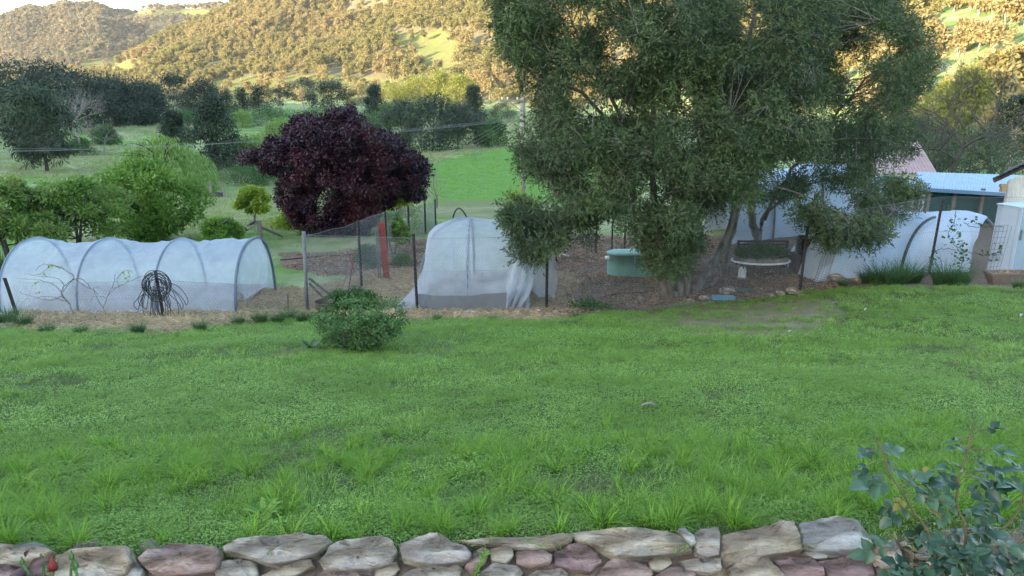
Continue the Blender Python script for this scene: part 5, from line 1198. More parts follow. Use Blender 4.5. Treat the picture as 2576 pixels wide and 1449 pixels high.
# dark stacked tubs
d = 17.3; x = at(2025, 620, d)[0]; g = onground(x, d); root = thing('tub_stack', 'stack of nested black plastic tubs beside the frost cloth tunnel', 'tubs', g)
for k in range(9):
    mb = MB(); z0 = g[2]+.45+k*.045; s = 1-.03*math.sin(k*2); mb.lathe((x-.02*math.sin(k*3), d, z0), [(.17*s, 0), (.21*s, .05), (.225*s, .05), (.225*s, .06), (.20*s, .055)], 18); part('tub', mb, M['black'], root, True)
mb = MB(); mb.box((x+.15, d+.05, g[2]+.22), (.75, .5, .44)); mb.box((x+.15, d-.21, g[2]+.40), (.77, .03, .06)); part('crate', mb, M['wooddark'], root)
mb = MB(); mb.box((x+.55, d+.1, g[2]+.62), (.62, .3, .28), .1); mb.box((x+.55, d-.06, g[2]+.75), (.66, .03, .05), .1)
solo('dark_crate', mb, M['black'], 'dark crate half under the left end of the frost cloth tunnel', 'crate', g+[.5, 0, .45])
# rolled wire mesh leaning at the tunnel
A_ = at(2062, 715, 15.9); B_ = at(2090, 625, 16.05); A_[2] = max(A_[2], float(gz(A_[0], A_[1]))); ax = nrm(B_-A_); Lm = np.linalg.norm(B_-A_); mb = MB(); u_ = nrm(np.cross(ax, [0, 1, 0])); v_ = np.cross(ax, u_)
t = np.linspace(0, 2*math.pi, 24)
for k in range(16): c = A_+ax*Lm*k/15; mb.tube(c+.13*(np.cos(t)[:, None]*u_+np.sin(t)[:, None]*v_), .0025, 4, False)
for a in t[:-1:2]: o_ = .13*(math.cos(a)*u_+math.sin(a)*v_); mb.tube([A_+o_, B_+o_], .0025, 4, False)
solo('mesh_roll', mb, M['wire'], 'rolled tube of square wire mesh leaning on the frost cloth tunnel', 'wire mesh', A_)
# dark basket and plant near the brace
g = G(815, 792); root = thing('plant_basket', 'tilted dark mesh basket with leafy plant left of the rose bush', 'basket', g); mb = MB()
mb.lathe(g+[0, .1, .02], [(.10, 0), (.17, .08), (.20, .24), (.19, .24), (.15, .08)], 18); part('basket', mb, M['wooddark'], root, True)
mb = MB(); rg = R_(15); C = np.stack([rg.uniform(820, 945, 90), rg.uniform(728, 782, 90)], -1); C = C[((C[:, 0]-885)/65)**2+((C[:, 1]-757)/30)**2 < 1]; C = np.array([at(u, v, 14.6+rg.random()*.7) for u, v in C])
clump_leaves(mb, rg, C, np.full(len(C), .11), 80, .05, .035, .4, .0, .8); part('foliage', mb, M['shrub'], root)

# ------------------------------------------------------------------ fridge, sheds
q = G(2533, 696); d = q[1]; zt = at(2564, 524, d)[2]; root = thing('old_fridge', 'old white upright fridge with grey door at the right edge', 'fridge', q); H = zt-q[2]
FR = math.radians(17)
def fb(x, y, z, w, dd, h):
    o = rot(0, 0, FR) @ np.array([x, y, 0]); b = MB(); b.box((q[0]+o[0], q[1]+o[1], q[2]+z), (w, dd, h), FR); return b
part('cabinet', fb(.36, .26, H/2, .72, .50, H), M['white'], root)
part('top_trim', fb(.36, .25, H+.016, .76, .56, .03), M['white'], root)
part('door', fb(.37, -.035, H*.52, .70, .06, H*.93), M['greypanel'], root)
part('door_edge', fb(.012, -.035, H*.52, .02, .07, H*.94), M['white'], root)
part('handle', fb(.08, -.08, H*.62, .025, .03, .22), M['galv'], root)
part('kick_plate', fb(.37, -.01, .04, .68, .02, .07), M['hose'], root)
# mesh panel in front of the fridge
A_ = G(2476, 702); mb = MB(); w, h = .42, 1.1; b = onground(A_[0], A_[1])
for k in range(5): mb.tube([b+[k*w/4*.8, .1*k/4, 0], b+[k*w/4*.8+.22, .25, h]], .003, 4, False)
for k in range(10): f = k/9; mb.tube([b+[.22*f, .25*f, h*f], b+[w*.8+.22*f, .1+.25*f, h*f]], .003, 4, False)
solo('wire_grid', mb, M['post'], 'square wire grid leaning in front of the white fridge', 'wire grid', b)
# clay trough
g = G(2530, 713); root = thing('clay_trough', 'long brown planter trough at the foot of the fridge', 'planter', g); mb = MB()
P = lambda w, dd, z: np.array([[-w, -dd, z], [w, -dd, z], [w, dd, z], [-w, dd, z], [-w, -dd, z]])+g
mb.grid(np.array([P(.30, .10, 0), P(.38, .15, .20), P(.40, .16, .20), P(.40, .16, .24), P(.36, .13, .24), P(.34, .12, .17)])); mb.box(g+[0, 0, .165], (.66, .22, .02)); part('trough', mb, M['clay'], root)
mb = MB(); C = g+R_(6).normal(size=(14, 3))*[.16, .05, .01]+[0, 0, .19]; clump_leaves(mb, R_(7), C, np.full(14, .06), 14, .07, .012, .4, 0, .5); part('dead_stalks', mb, M['blonde'], root)
# shed with the pale blue roof
d = 22.5; a = at(2298, 470, d); b = at(2640, 492, d); c1 = at(2308, 432, d+3.2); c2 = at(2650, 443, d+3.2)
gA = onground(a[0], d); root = thing('low_shed', 'low shed with pale blue metal roof and dark green shade cloth walls', 'shed', onground(a[0]+2, d))
def corr(mb, a, b, c, e, n=70, amp=.018, m=6):
    """corrugated sheet: a-b front edge, c-e back edge, ribs running front to back"""
    u = np.linspace(0, 1, n*2)[:, None]; F = a*(1-u)+b*u; K = c*(1-u)+e*u; F = F.copy(); K = K.copy(); w = amp*np.cos(np.arange(n*2)*math.pi); F[:, 2] += w; K[:, 2] += w
    v = np.linspace(0, 1, m)[:, None, None]; mb.grid(F[None]*(1-v)+K[None]*v)
mb = MB(); corr(mb, a, b, c1, c2, 46, .008); part('roof', mb, M['roof'], root)
mb = MB(); mb.box(((a[0]+b[0])/2, d-.04, (a[2]+b[2])/2-.05), (b[0]-a[0], .05, .11), 0, 0, .06); part('fascia', mb, M['roof'], root)
mb = MB(); corr(mb, at(2240, 452, d-.3), at(2318, 487, d-.6), at(2290, 452, d+.8), at(2336, 478, d+.4), 12, .01); part('side_awning', mb, M['roof'], root)
zb = gA[2]
mb = MB(); mb.box(((a[0]+b[0])/2+.2, d+.3, (zb+a[2])/2-.1), (b[0]-a[0]-.3, .04, a[2]-zb-.1)); part('shade_cloth', mb, M['shadegreen'], root)
mb = MB(); mb.box(((a[0]+b[0])/2+.2, d+1.6, (zb+a[2])/2-.1), (b[0]-a[0]-.3, .05, a[2]-zb-.05)); part('back_wall', mb, M['wooddark'], root)
for px in (2335, 2400, 2470, 2530): x_ = at(px, 500, d+.2)[0]; mb = MB(); mb.box((x_, d+.2, (zb+a[2])/2-.08), (.09, .09, a[2]-zb)); part('post', mb, M['wood'], root)
xl, xr = at(2262, 520, d)[0], at(2322, 520, d)[0]; zt_, zl = at(2300, 488, d)[2], at(2300, 560, d)[2]
mb = MB(); mb.box(((xl+xr)/2, d, (zt_+zb)/2), (xr-xl, .06, zt_-zb)); part('white_door', mb, M['cream'], root)
mb = MB()
for k in range(4): mb.box((xl+(xr-xl)*(.15+.23*k), d-.045, (zt_+zl)/2), (.02, .02, (zt_-zl)*.8))
mb.box(((xl+xr)/2, d-.047, zt_-.12), (xr-xl, .02, .02)); part('door_bars', mb, M['black'], root)
mb = MB(); xs_ = at(2195, 500, d-.5)[0]; x_e = at(2262, 500, d-.5)[0]; u = np.linspace(xs_-1.4, x_e, 24); W = []
for f in np.linspace(0, 1, 10): W.append(np.stack([u, d-.3+.08*np.sin(u*4+f*3), zb+f*(at(2200, 445, d-.5)[2]-zb)+0*u], -1))
mb.grid(np.array(W)); part('shade_screen', mb, M['shadegreen'], root, True)
# faded red roof building further back
d = 33; root = thing('red_roof_shed', 'farm building with faded red corrugated roof behind the shed', 'building', onground(at(2280, 450, d)[0], d))
a, b, c1, c2 = at(2160, 437, d), at(2358, 434, d), at(2150, 357, d+5), at(2312, 357, d+5); mb = MB(); corr(mb, a, b, c1, c2, 24, .03); part('roof', mb, M['roofred'], root)
mb = MB(); zb2 = root.location[2]; mb.box(((a[0]+b[0])/2, d+.5, (zb2+a[2])/2-.1), (b[0]-a[0]-.5, .1, a[2]-zb2)); part('wall', mb, M['cream'], root)
# cream shed at the right edge with dark roof
d = 18.6; root = thing('cream_shed', 'cream corrugated iron shed with dark roof at the right edge', 'shed', onground(at(2600, 600, d)[0], d)); zb = root.location[2]
xa = at(2520, 560, d)[0]; xb = xa+.78; zA, zB = at(2537, 452, d)[2], at(2590, 425, d)[2]
mb = MB(); n = 26; u = np.linspace(0, 1, n); W = []
for f in np.linspace(0, 1, 4): W.append(np.stack([xa+u*(xb-xa)+.10*f*0, d+.012*np.cos(np.arange(n)*math.pi), (zb-.1)*(1-f)+(zA+(zB-zA)*u)*f], -1))
mb.grid(np.array(W)); mb.box(((xa+xb)/2, d+.05, (zb+zA)/2), (xb-xa, .04, zA-zb-.1)); part('front_wall', mb, M['cream'], root)
mb = MB(); mb.box((xb+1.2, d+.6, (zb+zB)/2), (2.4, .05, zB-zb+1.0)); part('interior_shade', mb, M['wooddark'], root)  # dark upright sheet standing in for the shade inside the shed
a, b = at(2510, 444, d-.25), at(2720, 345, d-.25); mb = MB()
v = np.linspace(0, 1, 30); F = np.stack([a*(1-f)+b*f+np.array([0, 0, .018*math.cos(i*math.pi)]) for i, f in enumerate(v)]); mb.grid(np.stack([F, F+[1.9, 2.4, -.05]])); mb.grid(np.stack([F+[0, 0, -.05], F+[1.9, 2.4, -.1]]))
part('roof', mb, M['roofdark'], root)
mb = MB(); mb.box(((a[0]+b[0])/2, d-.12, (a[2]+b[2])/2-.11), (np.linalg.norm(b-a), .05, .12), 0, 0, -math.atan2(b[2]-a[2], b[0]-a[0])); part('rafter', mb, M['wooddark'], root)
p = at(2524, 467, d-.3); mb = MB(); mb.box(p, (.16, .1, .07)); mb.box(p+[.0, 0, -.09], (.1, .1, .12)); part('light_fitting', mb, M['blonde'], root)

# climbing vine on the right fence
b = G(2425, 722); dv = F1[4][1]-.05; root = thing('climbing_vine', 'dark leaved vine climbing the wire beside the leaning post', 'vine', onground(at(2420, 700, dv)[0], dv)); mb = MB(); ml = MB(); rg = R_(31)
for pth in ([(2425, 710), (2412, 680), (2425, 650), (2405, 620), (2385, 590), (2400, 560), (2405, 530)], [(2405, 620), (2440, 635), (2480, 640), (2520, 630), (2545, 600), (2540, 575), (2500, 570), (2450, 572), (2425, 560)], [(2405, 630), (2370, 625), (2345, 640), (2335, 660)], [(2345, 655), (2355, 672), (2340, 690)]):
    P = spline([at(u, v, dv) for u, v in pth], 6); P[1:-1] += rg.normal(size=(len(P)-2, 3))*.01; mb.tube(P, .006, 5, False)
part('stem', mb, M['barkdark'], root)
for (u, v, ru, rv, n) in ((2405, 600, 22, 28, 46), (2420, 645, 26, 22, 46), (2400, 560, 20, 16, 18), (2450, 560, 20, 12, 14), (2490, 640, 26, 10, 22), (2520, 620, 14, 18, 16), (2350, 640, 18, 14, 18), (2340, 672, 14, 14, 12), (2410, 675, 20, 14, 16), (2385, 520, 14, 8, 6)):
    for _ in range(n):
        c = at(u+rg.normal()*ru*.55, v+rg.normal()*rv*.55, dv-.03-.06*rg.random()); A = nrm(rg.normal(size=3)+[0, -.3, -.5]); s = .065*(.6+.7*rg.random()); V, Q = leaf_quads(c[None], A[None], np.array([s]), np.array([s*.9]), rg); ml.add(V, Q, None, rg.random())
part('leaves', ml, M['shrub'], root)

# dark grass clumps by the frost cloth tunnel and the lawn edge
gm = [bl_mesh('blades', M['darkgrass'], R_(200+i), 420, .16, .25, .62, .009, .75, seg=4, fan=True) for i in range(3)]
for i, (px, py, s, k, lab) in enumerate(((2215, 714, 1.0, 0, 'dark grass clump left of the bent black pipe'), (2255, 716, .95, 1, 'tall dark grass clump at the foot of the bent black pipe'), (2285, 712, 1.05, 2, 'tall dark grass clump between bent pipe and leaning post'), (2375, 716, 1.0, 1, 'dark grass clump right of the leaning post'), (2410, 718, .8, 0, 'smaller dark grass clump under the climbing vine'), (2180, 712, .7, 2, 'low dark grass clump at the left of the row'),
        (725, 806, .55, 0, 'green grass clump left of the steel corner post'), (765, 810, .50, 1, 'green grass clump at the foot of the steel corner post'), (700, 812, .45, 2, 'small grass clump by the stub post'), (348, 838, .42, 1, 'blue green grass clump below the pipe coil'), (20, 815, .75, 2, 'grass clump at the left edge by the first fence post'), (60, 822, .55, 0, 'grass clump right of the first fence post'), (10, 690, 1.3, 1, 'dark tall weeds at the left edge behind the tunnel'), (120, 840, .42, 0, 'grass clump below the bare vine'), (205, 842, .36, 1, 'short grass clump left of the dead tuft below the second vine'), (505, 832, .40, 2, 'grass clump below the right half of the left tunnel'), (600, 818, .42, 0, 'grass clump by the grey rock at the lawn edge'), (655, 812, .5, 1, 'grass clump left of the clumps by the stub post'), (1100, 806, .28, 2, 'low grass clump below the tall net tunnel'), (1240, 808, .26, 0, 'low grass clump right of the tall net tunnel base'), (1450, 800, .24, 1, 'low grass tuft by the caged plant'), (840, 862, .3, 1, 'low weeds left of the rose bush'), (2120, 722, .4, 0, 'short grass clump at the left foot of the cloth tunnel'), (2560, 726, .4, 1, 'weed clump in front of the clay trough'))):
    g = G(px, py); o = bpy.data.objects.new('grass_clump', gm[k]); COL.objects.link(o); o.location = g; o.scale = (s*1.3, s*1.3, s*1.05); o.rotation_euler[2] = i*1.3; tag(o, lab, 'grass clump', 'grass clumps along the garden edge')
for i, (px, py, s, lab) in enumerate(((450, 820, .5, 'dead straw coloured grass clump right of the pipe coil'), (425, 815, .4, 'dead grass clump at the foot of the pipe coil'), (290, 822, .25, 'thin dead grass clump below the second vine'), (2160, 706, .3, 'dead grass clump left of the dark clumps'))):
    g = G(px, py); mb = bl_mesh('blades', M['blonde'], R_(260+i), 380, .35, .18, .5, .008, 1.3, seg=3, fan=True); o = bpy.data.objects.new('dead_grass_clump', mb); COL.objects.link(o); o.location = g; o.scale = (s*1.5, s*1.2, s*.8); tag(o, lab, 'dead grass')

# rose bush standing in the lawn
g = G(905, 880); d = g[1]; root = thing('rose_bush', 'round leafy green rose bush growing in the lawn', 'bush', g); rg = R_(71); mb = MB(); ml = MB(); C = []
OUT = [(800, 822), (830, 795), (865, 785), (900, 780), (950, 788), (985, 800), (1005, 820), (995, 850), (950, 872), (905, 882), (855, 876), (815, 850)]
while len(C) < 150:
    u, v = rg.uniform(795, 1010), rg.uniform(760, 885)
    if inpoly(np.array([u]), np.array([v]), OUT)[0]: C.append(at(u, v, d+rg.uniform(-.35, .45)))
for u, v in ((830, 772), (880, 755), (915, 758), (960, 765), (1000, 760), (1005, 790), (860, 765), (800, 800), (985, 765)): C.append(at(u, v, d+rg.uniform(-.1, .2)))
for u, v in ((845, 768), (900, 758), (940, 766), (1008, 778), (792, 800), (1014, 805), (875, 762), (968, 762), (808, 785)):
    for f in (1,): C.append(at(u*f+905*(1-f), v*f+815*(1-f), d+rg.uniform(-.1, .1)))
C = np.array(C); C[:, 2] = np.maximum(C[:, 2], gz(C[:, 0], C[:, 1])+.04)
clump_leaves(ml, rg, C, .055+.05*rg.random(len(C)), 62, .036, .022, .4, .0, .9)
for c in C[::2]: mb.tube(bez(g+[rg.normal()*.05, rg.normal()*.05, -.02], (g+c)/2+[0, 0, .08], c, 6), np.linspace(.006, .002, 6), 4, False)
part('stems', mb, M['stem'], root); part('foliage', ml, M['rosegreen'], root)
g = G(665, 1305); mb = MB(); rg = R_(72); n = 26; an = rg.random(n)*6.28
for a in an:
    P = bez(g, g+[.05*math.cos(a), .05*math.sin(a), .07], g+[.10*math.cos(a), .10*math.sin(a), .04+.04*rg.random()], 5); S = np.array([-math.sin(a), math.cos(a), 0])*.011
    w = np.array([.4, 1, 1.2, .8, .05])[:, None]; mb.grid(np.stack([P-S*w, P+[0, 0, -.003], P+S*w], 1), rg.random())
solo('broadleaf_weed', mb, M['green'], 'light green broad leaved weed in the long grass near the wall', 'weed', g)
for i, (u, v) in enumerate(((780, 880), (2490, 1, ),)):
    if v < 10: continue
    g = G(u, v); mb = MB(); rg = R_(75)
    for a in rg.random(22)*6.28:
        P = bez(g, g+[.08*math.cos(a), .08*math.sin(a), .12], g+[.17*math.cos(a), .17*math.sin(a), .10], 5); S = np.array([-math.sin(a), math.cos(a), 0])*.02; w = np.array([.4, 1, 1.1, .8, .05])[:, None]; mb.grid(np.stack([P-S*w, P, P+S*w], 1), rg.random())
    solo('broadleaf_weed', mb, M['shrub'], 'broad leaved dock weed left of the rose bush', 'weed', g)
rg = R_(77)
for i, (u, v, lab) in enumerate(((2180, 782, 'right of the bare patch'), (2240, 800, 'below the dark grass clumps'), (2320, 812, 'below the leaning post'), (2110, 768, 'at the right tip of the bare patch'), (1990, 800, 'in the middle of the bare patch'), (2010, 782, 'at the top of the bare patch'), (1990, 838, 'at the bottom of the bare patch'), (2490, 772, 'below the clay trough'), (1650, 1035, 'alone in the centre of the lawn'), (2570, 797, 'at the right edge of the lawn'))):
    g = G(u, v)+[0, 0, .035]; mb = MB(); a = rg.random()*3; W = []
    for f in np.linspace(0, 1, 5): W.append(np.array([[-.02*math.sin(f*3.1), 0, .01], [0, 0, 0], [.02*math.sin(f*3.1), 0, .012]])+[0, f*.12, .02*math.sin(f*4)])
    mb.grid(np.array(W) @ rot(0, 0, a).T+g); o = solo('fallen_leaf', mb, M['st_white'], 'pale fallen leaf '+lab, 'leaf', g, 'pale fallen leaves on the lawn')
# ------------------------------------------------------------------ the stone wall
WT0, WT1 = np.array([-2.1, 2.72, -1.93]), np.array([2.3, 2.99, -1.98])    # lip of the lawn
wu = nrm(WT1-WT0); wn = nrm(np.cross(wu, nrm(np.array([0.02, -1.0, -.80])))); wn = wn if wn[1] < 0 else -wn; wd_ = np.cross(wn, wu); wd_ = wd_ if wd_[2] < 0 else -wd_
def onwall(px, py, push=0.0):
    r = np.array(ray(px, py)); o = WT0+wn*(.06+push); k = np.dot(o, wn)/np.dot(r, wn); return r*k
def stone(poly, m, label, seed, thick=.16, dome=.035, push=0.0, tilt=0.0):
    rg = R_(seed); P = np.array([onwall(u, v, push) for u, v in poly]); c0 = P.mean(0); n = 72
    seg = np.linalg.norm(np.roll(P, -1, 0)-P, axis=1); cum = np.concatenate([[0], np.cumsum(seg)]); s = np.linspace(0, cum[-1], n, endpoint=False)
    ring = np.stack([np.interp(s, cum, np.append(P[:, k], P[0, k])) for k in range(3)], -1)
    ang = np.linspace(0, 6.283, n, endpoint=False); size = cum[-1]/6.28
    ring = c0+(ring-c0)*(1.03+.035*(vnoise(np.cos(ang)*4+seed, np.sin(ang)*4+seed*2, 3)-.5)[:, None]*2)
    L = [(-thick, .55), (-thick*.9, .86), (-thick*.45, .97), (-.012, 1.0), (dome*.55, .995), (dome*.85, .975), (dome, .93), (dome*1.06, .80), (dome*1.1, .62), (dome*1.2, .4), (dome*1.2, .24), (dome*1.2, .1)]
    V = []
    for z, f in L: V.append(c0+(ring-c0)*f+wn*z)
    V = np.array(V); q = (V-c0); a = q@wu; b = q@wd_; ca, sa = math.cos(tilt), math.sin(tilt); a2 = a*ca+b*sa; b2 = -a*sa+b*ca
    h = (fbm(a2*7+seed, b2*17+seed, 5, seed)-.5)*.075*min(1, size/.12)+(np.abs(fbm(a2*4+seed*2, b2*11, 4, seed+5)-.5))*-.09*min(1, size/.12)+(fbm(a2*40, b2*70+seed, 3, seed+3)-.5)*.010
    st_ = .013; h = np.floor(h/st_)*st_*.75+h*.25+.004*sm((h/st_-np.floor(h/st_))*3)
    wgt = np.array([0, .3, .6, .7, .8, 1, 1, 1, 1, 1, 1, 1])[:, None]; V = V+(h*wgt)[..., None]*wn+(fbm(a*30, b*30, 3, seed+9)-.5)[..., None]*(V-c0)*.03
    mb = MB(); nl = len(L); i = np.arange(nl-1)[:, None]*n; j = np.arange(n)[None]; k = (j+1) % n
    Q = np.stack([i+j, i+k, i+n+k, i+n+j], -1).reshape(-1, 4); VV = np.vstack([V.reshape(-1, 3), V[-1].mean(0), V[0].mean(0)])
    T = [[(nl-1)*n+q_, (nl-1)*n+(q_+1) % n, nl*n] for q_ in range(n)]+[[(q_+1) % n, q_, nl*n+1] for q_ in range(n)]
    mb.add(VV, Q, T); return solo('wall_stone', mb, M[m], label, 'stone', c0, 'rough stones piled along the edge of the lawn', smooth=False)
g_, t_, k_, p_, w_ = 'st_grey', 'st_tan', 'st_pink', 'st_purple', 'st_white'
ST = [
 ([(-60, 1372), (0, 1371), (70, 1378), (128, 1382), (142, 1395), (120, 1408), (60, 1416), (-60, 1430)], t_, 'flat layered stone at the left end of the wall top', .04),
 ([(140, 1400), (210, 1386), (320, 1378), (332, 1395), (342, 1420), (325, 1449), (240, 1475), (150, 1470), (138, 1430)], t_, 'tan stone behind the rosebuds on the wall top'),
 ([(352, 1410), (375, 1392), (430, 1369), (495, 1372), (552, 1380), (560, 1420), (540, 1440), (490, 1452), (430, 1450), (380, 1440)], k_, 'pinkish rough stone on the wall top left of the long grey slab'),
 ([(562, 1376), (605, 1360), (700, 1348), (760, 1346), (825, 1354), (836, 1368), (800, 1395), (752, 1412), (705, 1424), (660, 1416), (612, 1402), (566, 1392)], g_, 'long pointed grey slab on the wall top'),
 ([(806, 1415), (822, 1395), (850, 1366), (900, 1360), (955, 1355), (990, 1366), (998, 1398), (985, 1420), (935, 1445), (870, 1442), (815, 1432)], g_, 'pale grey flat stone right of the long pointed slab'),
 ([(1003, 1372), (1030, 1362), (1085, 1344), (1112, 1350), (1140, 1366), (1170, 1375), (1184, 1395), (1172, 1420), (1120, 1426), (1050, 1424), (1015, 1412)], g_, 'pale grey flat stone with a low ridge on the wall top'),
 ([(1162, 1362), (1230, 1352), (1330, 1350), (1420, 1344), (1440, 1352), (1436, 1368), (1390, 1380), (1340, 1386), (1280, 1376), (1200, 1372)], t_, 'thin layered stone with a purple right end on the wall top', .03),
 ([(1440, 1342), (1490, 1337), (1600, 1332), (1680, 1340), (1720, 1352), (1742, 1388), (1700, 1400), (1600, 1408), (1545, 1404), (1500, 1380), (1455, 1368)], t_, 'long brown and grey slab right of the thin layered stone'),
 ([(1738, 1352), (1760, 1336), (1800, 1330), (1808, 1350), (1806, 1400), (1775, 1408), (1752, 1395)], g_, 'upright grey stone between two big slabs'),
 ([(1704, 1335), (1716, 1332), (1738, 1354), (1748, 1372), (1735, 1378), (1712, 1352)], w_, 'small pale stone lodged beside the upright grey stone'),
 ([(1812, 1350), (1860, 1338), (1930, 1328), (1960, 1312), (1998, 1314), (2004, 1350), (2010, 1388), (1950, 1398), (1880, 1410), (1832, 1422), (1812, 1400)], t_, 'large tan slab on the wall top left of the cracked white grey block'),
 ([(2012, 1318), (2060, 1308), (2100, 1304), (2150, 1312), (2170, 1335), (2185, 1348), (2188, 1382), (2160, 1400), (2120, 1402), (2050, 1392), (2014, 1376)], w_, 'large cracked whitish grey block left of the rose'),
 ([(2188, 1400), (2200, 1372), (2240, 1362), (2262, 1400), (2255, 1430), (2215, 1432)], t_, 'tan stone half hidden by the rose stems'),
 ([(2260, 1370), (2330, 1345), (2420, 1332), (2500, 1335), (2530, 1360), (2480, 1392), (2400, 1400), (2300, 1412)], g_, 'wide grey slab behind the rose leaves'),
 ([(2500, 1345), (2560, 1330), (2660, 1332), (2660, 1420), (2580, 1418), (2530, 1390)], t_, 'pale slab at the right end of the wall top'),
 # second course
 ([(-50, 1440), (-10, 1425), (40, 1428), (60, 1450), (30, 1480), (-50, 1480)], p_, 'dark stone at the lower left corner behind the bronze leaves'),
 ([(322, 1445), (340, 1428), (358, 1426), (370, 1440), (362, 1460), (325, 1462)], w_, 'small white stone below the pinkish stone'),
 ([(545, 1440), (560, 1418), (600, 1410), (648, 1420), (655, 1445), (640, 1475), (560, 1478)], g_, 'grey block below the left end of the long slab'),
 ([(660, 1455), (700, 1435), (760, 1416), (786, 1412), (792, 1430), (740, 1455), (690, 1470)], t_, 'wedge shaped tan stone below the long slab'),
 ([(740, 1475), (790, 1444), (850, 1436), (900, 1446), (930, 1475), (850, 1500)], k_, 'orange pink stone below the pale flat stone'),
 ([(945, 1440), (975, 1428), (1000, 1420), (1008, 1438), (985, 1460), (945, 1465)], t_, 'small layered tan stone between two pale flat stones'),
 ([(990, 1470), (1030, 1440), (1090, 1428), (1150, 1424), (1165, 1436), (1150, 1470), (1060, 1490)], g_, 'grey stone under the ridged flat stone'),
 ([(1170, 1430), (1190, 1398), (1215, 1384), (1232, 1392), (1222, 1420), (1190, 1450)], k_, 'narrow pink stone leaning behind the small green shoot'),
 ([(1232, 1388), (1262, 1380), (1288, 1386), (1292, 1404), (1272, 1425), (1236, 1418)], t_, 'knobbly tan stone below the thin layered stone'),
 ([(1296, 1392), (1320, 1384), (1362, 1388), (1388, 1402), (1382, 1424), (1340, 1432), (1300, 1424)], k_, 'rounded pink stone below the thin layered stone'),
 ([(1392, 1396), (1425, 1378), (1462, 1372), (1500, 1396), (1512, 1420), (1480, 1446), (1432, 1440), (1394, 1424)], p_, 'rounded purple stone below the long brown slab'),
 ([(1190, 1460), (1240, 1424), (1300, 1428), (1320, 1445), (1290, 1475), (1200, 1480)], g_, 'low grey stone right of the small green shoot'),
 ([(1310, 1465), (1350, 1438), (1410, 1434), (1430, 1450), (1410, 1480), (1320, 1485)], g_, 'low grey stone below the rounded pink stone'),
 ([(1500, 1450), (1530, 1412), (1580, 1408), (1620, 1425), (1640, 1450), (1600, 1485), (1520, 1485)], k_, 'pink stone below the right half of the long brown slab'),
 ([(1626, 1420), (1650, 1404), (1680, 1408), (1686, 1425), (1660, 1442), (1632, 1440)], t_, 'small blocky tan stone under the right end of the long brown slab'),
 ([(1640, 1455), (1680, 1432), (1730, 1430), (1745, 1450), (1730, 1480), (1650, 1485)], k_, 'low pink stone at the bottom edge below the upright stone'),
 ([(1702, 1418), (1750, 1410), (1805, 1412), (1808, 1440), (1780, 1450), (1722, 1440)], g_, 'flat grey stone below the upright grey stone'),
 ([(1828, 1432), (1860, 1412), (1920, 1404), (1942, 1425), (1970, 1455), (1940, 1480), (1860, 1480), (1832, 1460)], t_, 'tan stone below the large tan slab'),
 ([(1944, 1416), (1980, 1406), (2040, 1410), (2062, 1435), (2066, 1465), (2000, 1475), (1965, 1450)], p_, 'pinkish purple stone below the cracked block'),
 ([(2012, 1396), (2030, 1390), (2072, 1398), (2072, 1410), (2040, 1412)], w_, 'small lilac white stone under the cracked block'),
 ([(2050, 1420), (2100, 1410), (2150, 1404), (2190, 1420), (2196, 1450), (2140, 1475), (2078, 1455)], p_, 'dark purple layered stone left of the rose stems'),
 ([(2196, 1430), (2232, 1396), (2262, 1412), (2290, 1440), (2270, 1475), (2210, 1475)], p_, 'purple grey stone at the foot of the rose'),
 ([(2290, 1470), (2310, 1420), (2400, 1408), (2460, 1420), (2450, 1470), (2360, 1490)], t_, 'tan stone behind the lower rose leaves'),
 ([(2400, 1470), (2420, 1432), (2500, 1428), (2540, 1450), (2530, 1490), (2430, 1495)], w_, 'bluish white rough stone at the bottom below the rose'),
 ([(2470, 1425), (2520, 1395), (2600, 1415), (2660, 1425), (2660, 1490), (2560, 1490)], p_, 'purple brown stone at the lower right corner'),
]
STC = []
for i, s in enumerate(ST):
    top = i < 15; STC.append((np.mean([q[0] for q in s[0]]), np.mean([q[1] for q in s[0]]), s[2])); stone(s[0], s[1], s[2], 10+i, .22 if top else .18, s[3] if len(s) > 3 else (.045 if top else .05), 0.0 if top else -.035, (.12*math.sin(i*2.3)))
rg = R_(94); CO = ('grey', 'tan', 'pink', 'purple'); CM = (g_, t_, k_, p_)
for side, (ua, ub) in (('left', (-760, -75)), ('right', (2680, 3420))):
    for row, v0 in enumerate((1392, 1446)):
        u = ua
        while u < ub-60:
            w = rg.uniform(110, 200); w = min(w, ub-u); h = 30+14*rg.random(); vv = v0+(-40 if side == 'right' else 5); c = int(rg.integers(4)); a = rg.uniform(.2, .35, 6)
            stone([(u+2, vv), (u+w*a[0], vv-h*.8), (u+w*(1-a[1]), vv-h), (u+w-4, vv-h*a[2]), (u+w-6, vv+h*.5), (u+w*(1-a[3]), vv+h*.8), (u+w*a[4], vv+h*.75), (u+6, vv+h*a[5])], CM[c], '%s %s stone in the %s row of the wall beyond the %s edge' % (('narrow', 'short', 'middling', 'wide')[max(0, min(3, int((w-110)/23)))] if w < 190 else 'very wide', CO[c], ('top', 'second')[row], side), int(u)+2000+row, .2, .045, -.035*row)
            u += w+4
